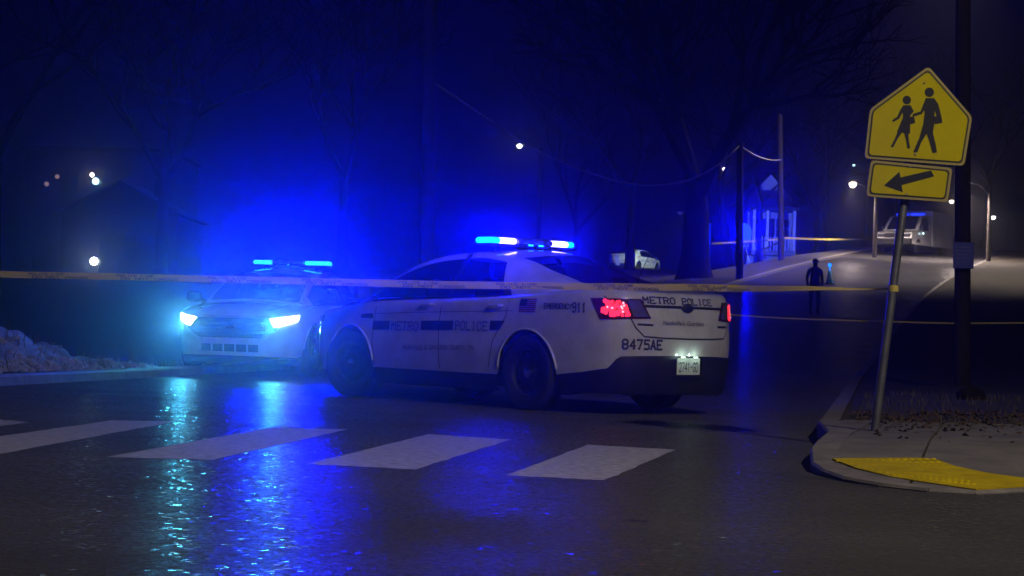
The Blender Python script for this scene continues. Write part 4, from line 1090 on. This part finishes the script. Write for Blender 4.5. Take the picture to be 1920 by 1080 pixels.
# blue-white lamp added on the lawn to brighten that house
fx=at(1432,470,107.5).x; root=empty('added_flood',(fx,107.5,Z(fx,107.5)+.3),0,'low unseen lamp added on the lawn to light the house blue','lamp')
b=MB(); b.bbox((0,0,.30),(.30,.14,.22),.02); b.build('lamp_housing',M['blacktrim'],root)
b=MB(); b.tube((0,0,-.2),(0,0,.2),.025,.025,8); b.build('lamp_stake',M['galv'],root)
b=MB(); b.box((0,.075,.30),(.26,.006,.18)); b.build('lamp_glass',emitter('added_flood_blue',(.25,.35,1),6),root)
L=bpy.data.lights.new('added_flood_light','SPOT'); L.energy=3400; L.color=(.13,.20,1); L.spot_size=R(80); L.spot_blend=.6; L.shadow_soft_size=.1
o=bpy.data.objects.new('added_flood_light',L); COL.objects.link(o); o.parent=root; o.location=(0,.12,.32); o.rotation_euler=(R(101),0,R(-3))
hl=house(110,330,560,92,3.2,1.6,'dark low house with a bright porch lamp at left',M['brick'],7,False,((.55,1.7,.9,1.1),(.8,1.7,.9,1.1)),boards=False)
def wall_lamp(px,py,Y,label,glow,size,e=0,col=(1,1,1),group='lamps on the left hillside houses'):
    p=at(px,py,Y); root=empty('wall_lamp',p,0,label,'lamp',group)
    b=MB(); b.bbox((0,.10,.02),(.16,.10,.22),.02); b.build('bracket',M['blacktrim'],root)
    b=MB(); b.lathe([(0,-size),(size*.7,-size*.7),(size,0),(size*.7,size*.7),(0,size)],Matrix.Translation((0,-size*.5,0)),14); b.build('globe',glow,root,smooth=True)
    if e: point('lamp_light',(0,-size*1.5-.15,0),e,col,.1,root)
wall_lamp(177,490,91.7,'bright round porch lamp on the dark low house',g_white,.20,25,(.35,.75,1))
# apartment block on the hillside
a=at(40,560,124); zg=Z(a.x,124)-.3; wdt=9.0
root=empty('apartment_building',(a.x+wdt/2,124,zg),0,'dark apartment block with a few lit windows on left hillside','building')
H_=at(100,318,124).z-zg+1.2
b=MB(); b.box((0,5,H_/2-.5),(wdt,10,H_+1)); b.build('wall',M['brick'],root)
b=MB(); b.box((0,4.9,H_+.10),(wdt+.6,10.6,.25)); b.build('roof',M['roofing'],root)
spots={(88,345):g_dim,(108,331):g_dim,(183,380):g_dim,(203,379):g_dim}
for fl in range(3):
    for k in range(5):
        b=MB(); x=-wdt/2+1+k*(wdt-2)/4; z=1.6+fl*(H_-1.2)/3; b.box((x,-.03,z),(1.0,.06,1.2)); wn=b.build('window',M['siding'] if False else M['roofing'],root)
        b=MB(); b.box((x,-.065,z),(.85,.006,1.05)); b.build('pane',M['pane'],wn)
for i,((x,y),g) in enumerate(spots.items()): wall_lamp(x,y,123.7,('dim lamp at the left edge of the hillside cluster','dim upper-left lamp on the apartment block','dim lower lamp on the apartment block, left of pair','dim lower lamp on the apartment block, right of pair')[i],g,.15)
wall_lamp(173,328,123.7,'pinkish bright lamp high on the apartment block',g_warm,.15); wall_lamp(180,340,123.6,'cyan bright lamp just below the pinkish lamp',g_cool,.22)
# ------------------------------------------------------------------ street lamps seen far off
G='distant street lamps'
def far(px,py,Y,label,glow,size,e=0,col=(1,.8,.6),arm=(-1.2,0,0)):
    p=at(px,py,Y); return street_lamp(p,Z(p.x+1.2,Y),Vector(arm),label,G,glow,e,col,size,.11)
far(974,274,112,'lone distant street lamp above the near police car',g_white,.15)
far(1358,317,150,'distant street lamp above the big forked tree',emitter('pink_lamp_glow',(1,.75,.95),6),.16,0)
far(1599,346,103,'distant street lamp left of the arrow plate',g_warm,.20,2400,(1,.80,.72))
far(1811,345,100,'brightest distant street lamp, right of the arrow plate',g_warm,.22,5200,(1,.80,.72))
far(1784,378,165,'distant street lamp at the lower right corner of the arrow plate',g_warm,.20)
far(1862,408,160,'distant greenish street lamp right of the dark pole',g_white,.20)
far(1806,447,140,'low distant street lamp behind the notice pole',g_dim,.16)
far(1601,310,170,'faint blue street lamp highest left of the sign',g_cool,.10)
# unseen street lamp assumed past the right edge, added to light the hill road
root=street_lamp(Vector((18.6,85.0,19.0)),zr(85)+.1,Vector((-4.4,0,0)),'tall unseen street lamp assumed on the right verge, added to light the hill road',None,emitter('assumed_side_lamp_glow',(1,.84,.72),20),0)
L=bpy.data.lights.new('lamp_light','SPOT'); L.energy=25000; L.color=(1,.85,.74); L.spot_size=R(108); L.spot_blend=1.0; L.shadow_soft_size=.2  # beam of the assumed side lamp, added to brighten the uphill road
o=bpy.data.objects.new('lamp_light',L); COL.objects.link(o); o.parent=root; o.location=(-4.4,0,19.0-zr(85)-.45); o.rotation_euler=(R(10),R(8),0)
# unseen lamp added to light the far parked car
p=at(1275,400,134); root=street_lamp(p,Z(p.x,132)+.2,Vector((-1.2,0,0)),'unseen street lamp added to light the distant police car',G,emitter('added_lamp_glow',(.8,1,.9),.05),0,ph=.09)
L=bpy.data.lights.new('lamp_light','SPOT'); L.energy=3200; L.color=(.8,1,.92); L.spot_size=R(130); L.spot_blend=.8; L.shadow_soft_size=.2
o=bpy.data.objects.new('lamp_light',L); COL.objects.link(o); o.parent=root; o.location=(-1.2,0,p.z-root.location.z-.3); o.rotation_euler=(R(25),R(25),0)
# red signal beyond the van
p=at(1765,416,135); root=empty('traffic_signal',(p.x,135,Z(p.x,135)),0,'red traffic signal glowing right of the van','traffic light'); h=p.z-root.location.z
b=MB(); b.tube((0,0,-.3),(0,0,h-.5),.06,.05,8); b.build('pole',M['galv'],root)
b=MB(); b.bbox((0,0,h-.25),(.34,.25,1.0),.04); so_=b.build('signal_housing',M['blacktrim'],root)
for k,mm in enumerate((g_red,M['lens_clear'],M['lens_clear'])):
    b=MB(); b.lathe([(0,.03),(.12,.025),(.15,0)],Matrix.Translation((0,-.13,h-k*.31+.05))@Matrix.Rotation(R(90),4,'X'),14); b.build('signal_lens',mm,so_,smooth=True)

# shrubs and a low lamp added to make a cyan glow at the crest
def shrub(px,py,Y,r,seed,label):
    rnd=random.Random(seed); p=at(px,py,Y); zg=Z(p.x,Y)+.1; root=empty('shrub',(p.x,Y,zg),0,label,'shrub','shrubs at the road crest'); b=MB()
    for k in range(900):
        d=Vector((rnd.gauss(0,1),rnd.gauss(0,1),rnd.gauss(0,1))).normalized()*r*rnd.uniform(.6,1.05); d.z=abs(d.z)*1.25+.05
        a=Vector((rnd.gauss(0,1),rnd.gauss(0,1),rnd.gauss(0,1))).normalized()*.09; c=a.orthogonal().normalized()*.05; b.face([d-a,d+c,d+a,d-c])
    b.build('foliage',mat('shrub_leaf',(.06,.09,.05),.7,var=.4,vscale=5),root)
    b=MB(); b.tube((0,0,-.2),(0,0,r),.06,.03,6); b.build('stem',M['bark'],root)
shrub(1572,455,131,.55,2,'small added shrub at the road crest, left of pair'); shrub(1597,452,131,.8,3,'larger added shrub lit cyan at the road crest')
p=at(1585,452,129.6); root=empty('added_cyan_lamp',(p.x,129.6,Z(p.x,129.6)+.1),0,'low cyan lamp added to make the glow at the crest shrubs','lamp')
b=MB(); b.tube((0,0,-.1),(0,0,.5),.03,.03,8); b.build('lamp_stake',M['blacktrim'],root)
b=MB(); b.lathe([(0,.68),(.07,.64),(.08,.55),(.05,.5)],Matrix.Identity(4),10); b.build('lamp_glass',emitter('added_cyan_glow',(.05,.7,1),60),root,smooth=True)

# ------------------------------------------------------------------ van up the hill
p=at(1712,474,108); zg=zr(108)+.0
van=empty('van',(p.x,108,zg+.02),R(236),'white van with blue roof light, parked facing us on the hill','van')
def vprof(P,y0,y1,nm,mt,inset_top=.12,parent=None,ztop_=2.3):
    b=MB(); n=len(P)
    vs=[]
    for sg in (1,-1):
        for x,z in P: vs.append((x,sg*(y1-(inset_top*max(0,(z-1.15)/1.2))),z))
    b.add(vs,[tuple(range(n-1,-1,-1)),tuple(range(n,2*n))]+[(k,(k+1)%n,n+(k+1)%n,n+k) for k in range(n)]); return b.build(nm,mt,parent or van)
vprof([(2.55,.42),(2.60,.75),(2.52,1.02),(1.72,1.20),(1.02,1.96),(.75,2.03),(-.2,2.03),(-.2,.42)],0,.98,'cab',M['white'])
vprof([(-.21,.42),(-.21,2.25),(-.05,2.30),(-2.75,2.30),(-2.85,2.2),(-2.85,.42)],0,1.02,'box_body',M['white'],.06)
def vq(pts,nm,mt,parent=None):
    b=MB(); b.face(pts); return b.build(nm,mt,parent or van)
b=MB(); b.add([(1.70,.80,1.245),(1.70,-.80,1.245),(1.06,-.74,1.95),(1.06,.74,1.95)],[(0,1,2,3)]); b.build('windshield',M['pane'],van)
for sg in (1,-1):
    vq([(1.45,.985*sg,1.22),(.35,.985*sg,1.22),(.35,.93*sg,1.88),(1.02,.93*sg,1.88)],'side_window',M['pane'])
    b=MB(); b.bbox((2.58,.72*sg,.88),(.10,.36,.17),.03); b.build('headlight',M['lens_clear'],van)
    b=MB(); b.bbox((1.5,1.12*sg,1.32),(.10,.16,.30),.03); b.build('side_mirror',M['blacktrim'],van)
    for wx in (1.62,-1.85):
        W=empty('wheel',(wx,.86*sg,.37)); W.parent=van; Mx=Matrix.Rotation(R(-90)*sg,4,'X')
        b=MB(); b.lathe([(.22,-.1),(.36,-.11),(.37,0),(.36,.11),(.22,.115)],Mx,20); b.build('tyre',M['rubber'],W,smooth=True)
        b=MB(); b.lathe([(.22,.1),(.1,.08),(0,.09)],Mx,20); b.build('rim',M['rim'],W,smooth=True)
b=MB(); b.bbox((2.585,0,.88),(.08,1.04,.24),.02); b.build('grille',M['blacktrim'],van)
b=MB(); b.bbox((2.60,0,.55),(.22,1.98,.34),.05); b.build('bumper',M['blacktrim'],van)
b=MB(); b.box((0,0,.36),(4.8,1.6,.2)); b.build('chassis',M['blacktrim'],van)
b=MB(); b.bbox((.45,.42,2.10),(.30,.70,.13),.03); b.build('roof_light',M['van_blue'] if 'van_blue' in M else emitter('van_blue',(.02,.05,1),2),van,smooth=True)
b=MB(); b.bbox((.45,-.42,2.10),(.30,.70,.13),.03); b.build('roof_light',emitter('van_blue_dim',(.02,.05,1),1.4),van,smooth=True)
b=MB(); b.bbox((1.2,1.05,1.05),(.08,.06,.10),.02); b.build('marker_lamp',emitter('marker_white',(.6,.9,1),6),van)

# ------------------------------------------------------------------ person and cone on the road
def person(loc, rz, H, label):
    root=empty('person',loc,rz,label,'person'); k=H/1.75
    V=[(0,0,.95),(0,0,1.12),(0,.01,1.32),(0,.01,1.46),(0,-.0,1.54),(0,-.01,1.63),(0,0,1.70)]
    rad=[.15,.15,.17,.11,.058,.088,.075]
    E_=[(0,1),(1,2),(2,3),(3,4),(4,5),(5,6)]
    def chain(st,pts,rs):
        prev=st
        for q,r_ in zip(pts,rs): V.append(q); rad.append(r_); E_.append((prev,len(V)-1)); prev=len(V)-1
        return prev
    for s in (-1,1):
        chain(0,[(.10*s,0,.88),(.115*s,-.01,.50),(.12*s,.02,.09),(.13*s,-.10,.045)],[.105,.070,.050,.045])
        hnd=chain(3,[(.19*s,.01,1.41),(.25*s,.04,1.14),(.24*s,-.05,.90),(.235*s,-.075,.83)],[.068,.052,.031,.036])
        for f in range(4): chain(hnd,[(.235*s-.0*s,-.10+.022*f,.775),(.225*s,-.105+.022*f,.735-.006*abs(f-1))],[.010,.008])
        chain(hnd,[(.215*s,-.11,.80),(.21*s,-.125,.765)],[.011,.009])
    me=bpy.data.meshes.new('body'); me.from_pydata([Vector(v)*k for v in V],E_,[]); o=bpy.data.objects.new('body',me); COL.objects.link(o); o.parent=root
    me.materials.append(M['cloth'])
    md=o.modifiers.new('skin','SKIN'); md.use_smooth_shade=True
    for i,r_ in enumerate(rad): me.skin_vertices[0].data[i].radius=(r_*k,r_*k*(.72 if i<4 else 1))
    me.skin_vertices[0].data[0].use_root=True
    o.modifiers.new('sub','SUBSURF').render_levels=2; o.modifiers['sub'].levels=1
    b=MB(); b.lathe([(.0,.115),(.06,.105),(.098,.05),(.102,.0),(.13,-.005)],Matrix.Translation((0,-.012,1.66))@Matrix.Scale(1,4),18); ob=b.build('cap',M['cloth'],root,smooth=True); ob.scale=(k,k,k)
    b=MB(); b.bbox((.18,-.10,1.02),(.05,.05,.12),.01); ob=b.build('radio',M['blacktrim'],root); ob.scale=(k,k,k)
    return root
p=at(1526,600,62.5); person((p.x,62.5,zr(62.5)+.0),R(12),1.74,'person in dark clothing standing on the road up the hill')
p=at(1555,535,79); root=empty('traffic_cone',(p.x,79,zr(79)),0,'small teal reflective cone topped by a glowing blue light','traffic cone')
b=MB(); b.bbox((0,0,.02),(.38,.38,.04),.01); b.build('base',M['blacktrim'],root)
b=MB(); b.lathe([(.15,.04),(.05,.52),(.0,.54)],Matrix.Identity(4),16); b.build('cone',M['teal'],root,smooth=True)
b=MB(); b.lathe([(.118,.20),(.090,.34)],Matrix.Identity(4),16); b.build('collar',M['plate'],root,smooth=True)
b=MB(); b.lathe([(0,.82),(.055,.80),(.075,.75),(.055,.69),(0,.66)],Matrix.Identity(4),14); b.tube((0,0,.52),(0,0,.66),.02); b.build('beacon_lamp',emitter('cone_light',(.004,.16,1),4),root,smooth=True)

# ------------------------------------------------------------------ evening haze
b=MB(); b.box((40,122,16.5),(480,284,39)); hz=b.build('haze',None)
hz.data.materials.clear(); hm=bpy.data.materials.new('haze'); hm.use_nodes=True; t=hm.node_tree; t.nodes.remove(t.nodes['Principled BSDF'])
pv=t.nodes.new('ShaderNodeVolumePrincipled'); pv.inputs['Color'].default_value=(.86,.90,.96,1); pv.inputs['Density'].default_value=HAZE; pv.inputs['Anisotropy'].default_value=.96
t.links.new(pv.outputs[0],t.nodes['Material Output'].inputs['Volume']); hz.data.materials.append(hm)
tag(hz,'thin humid night air glowing around the lights',kind='stuff')
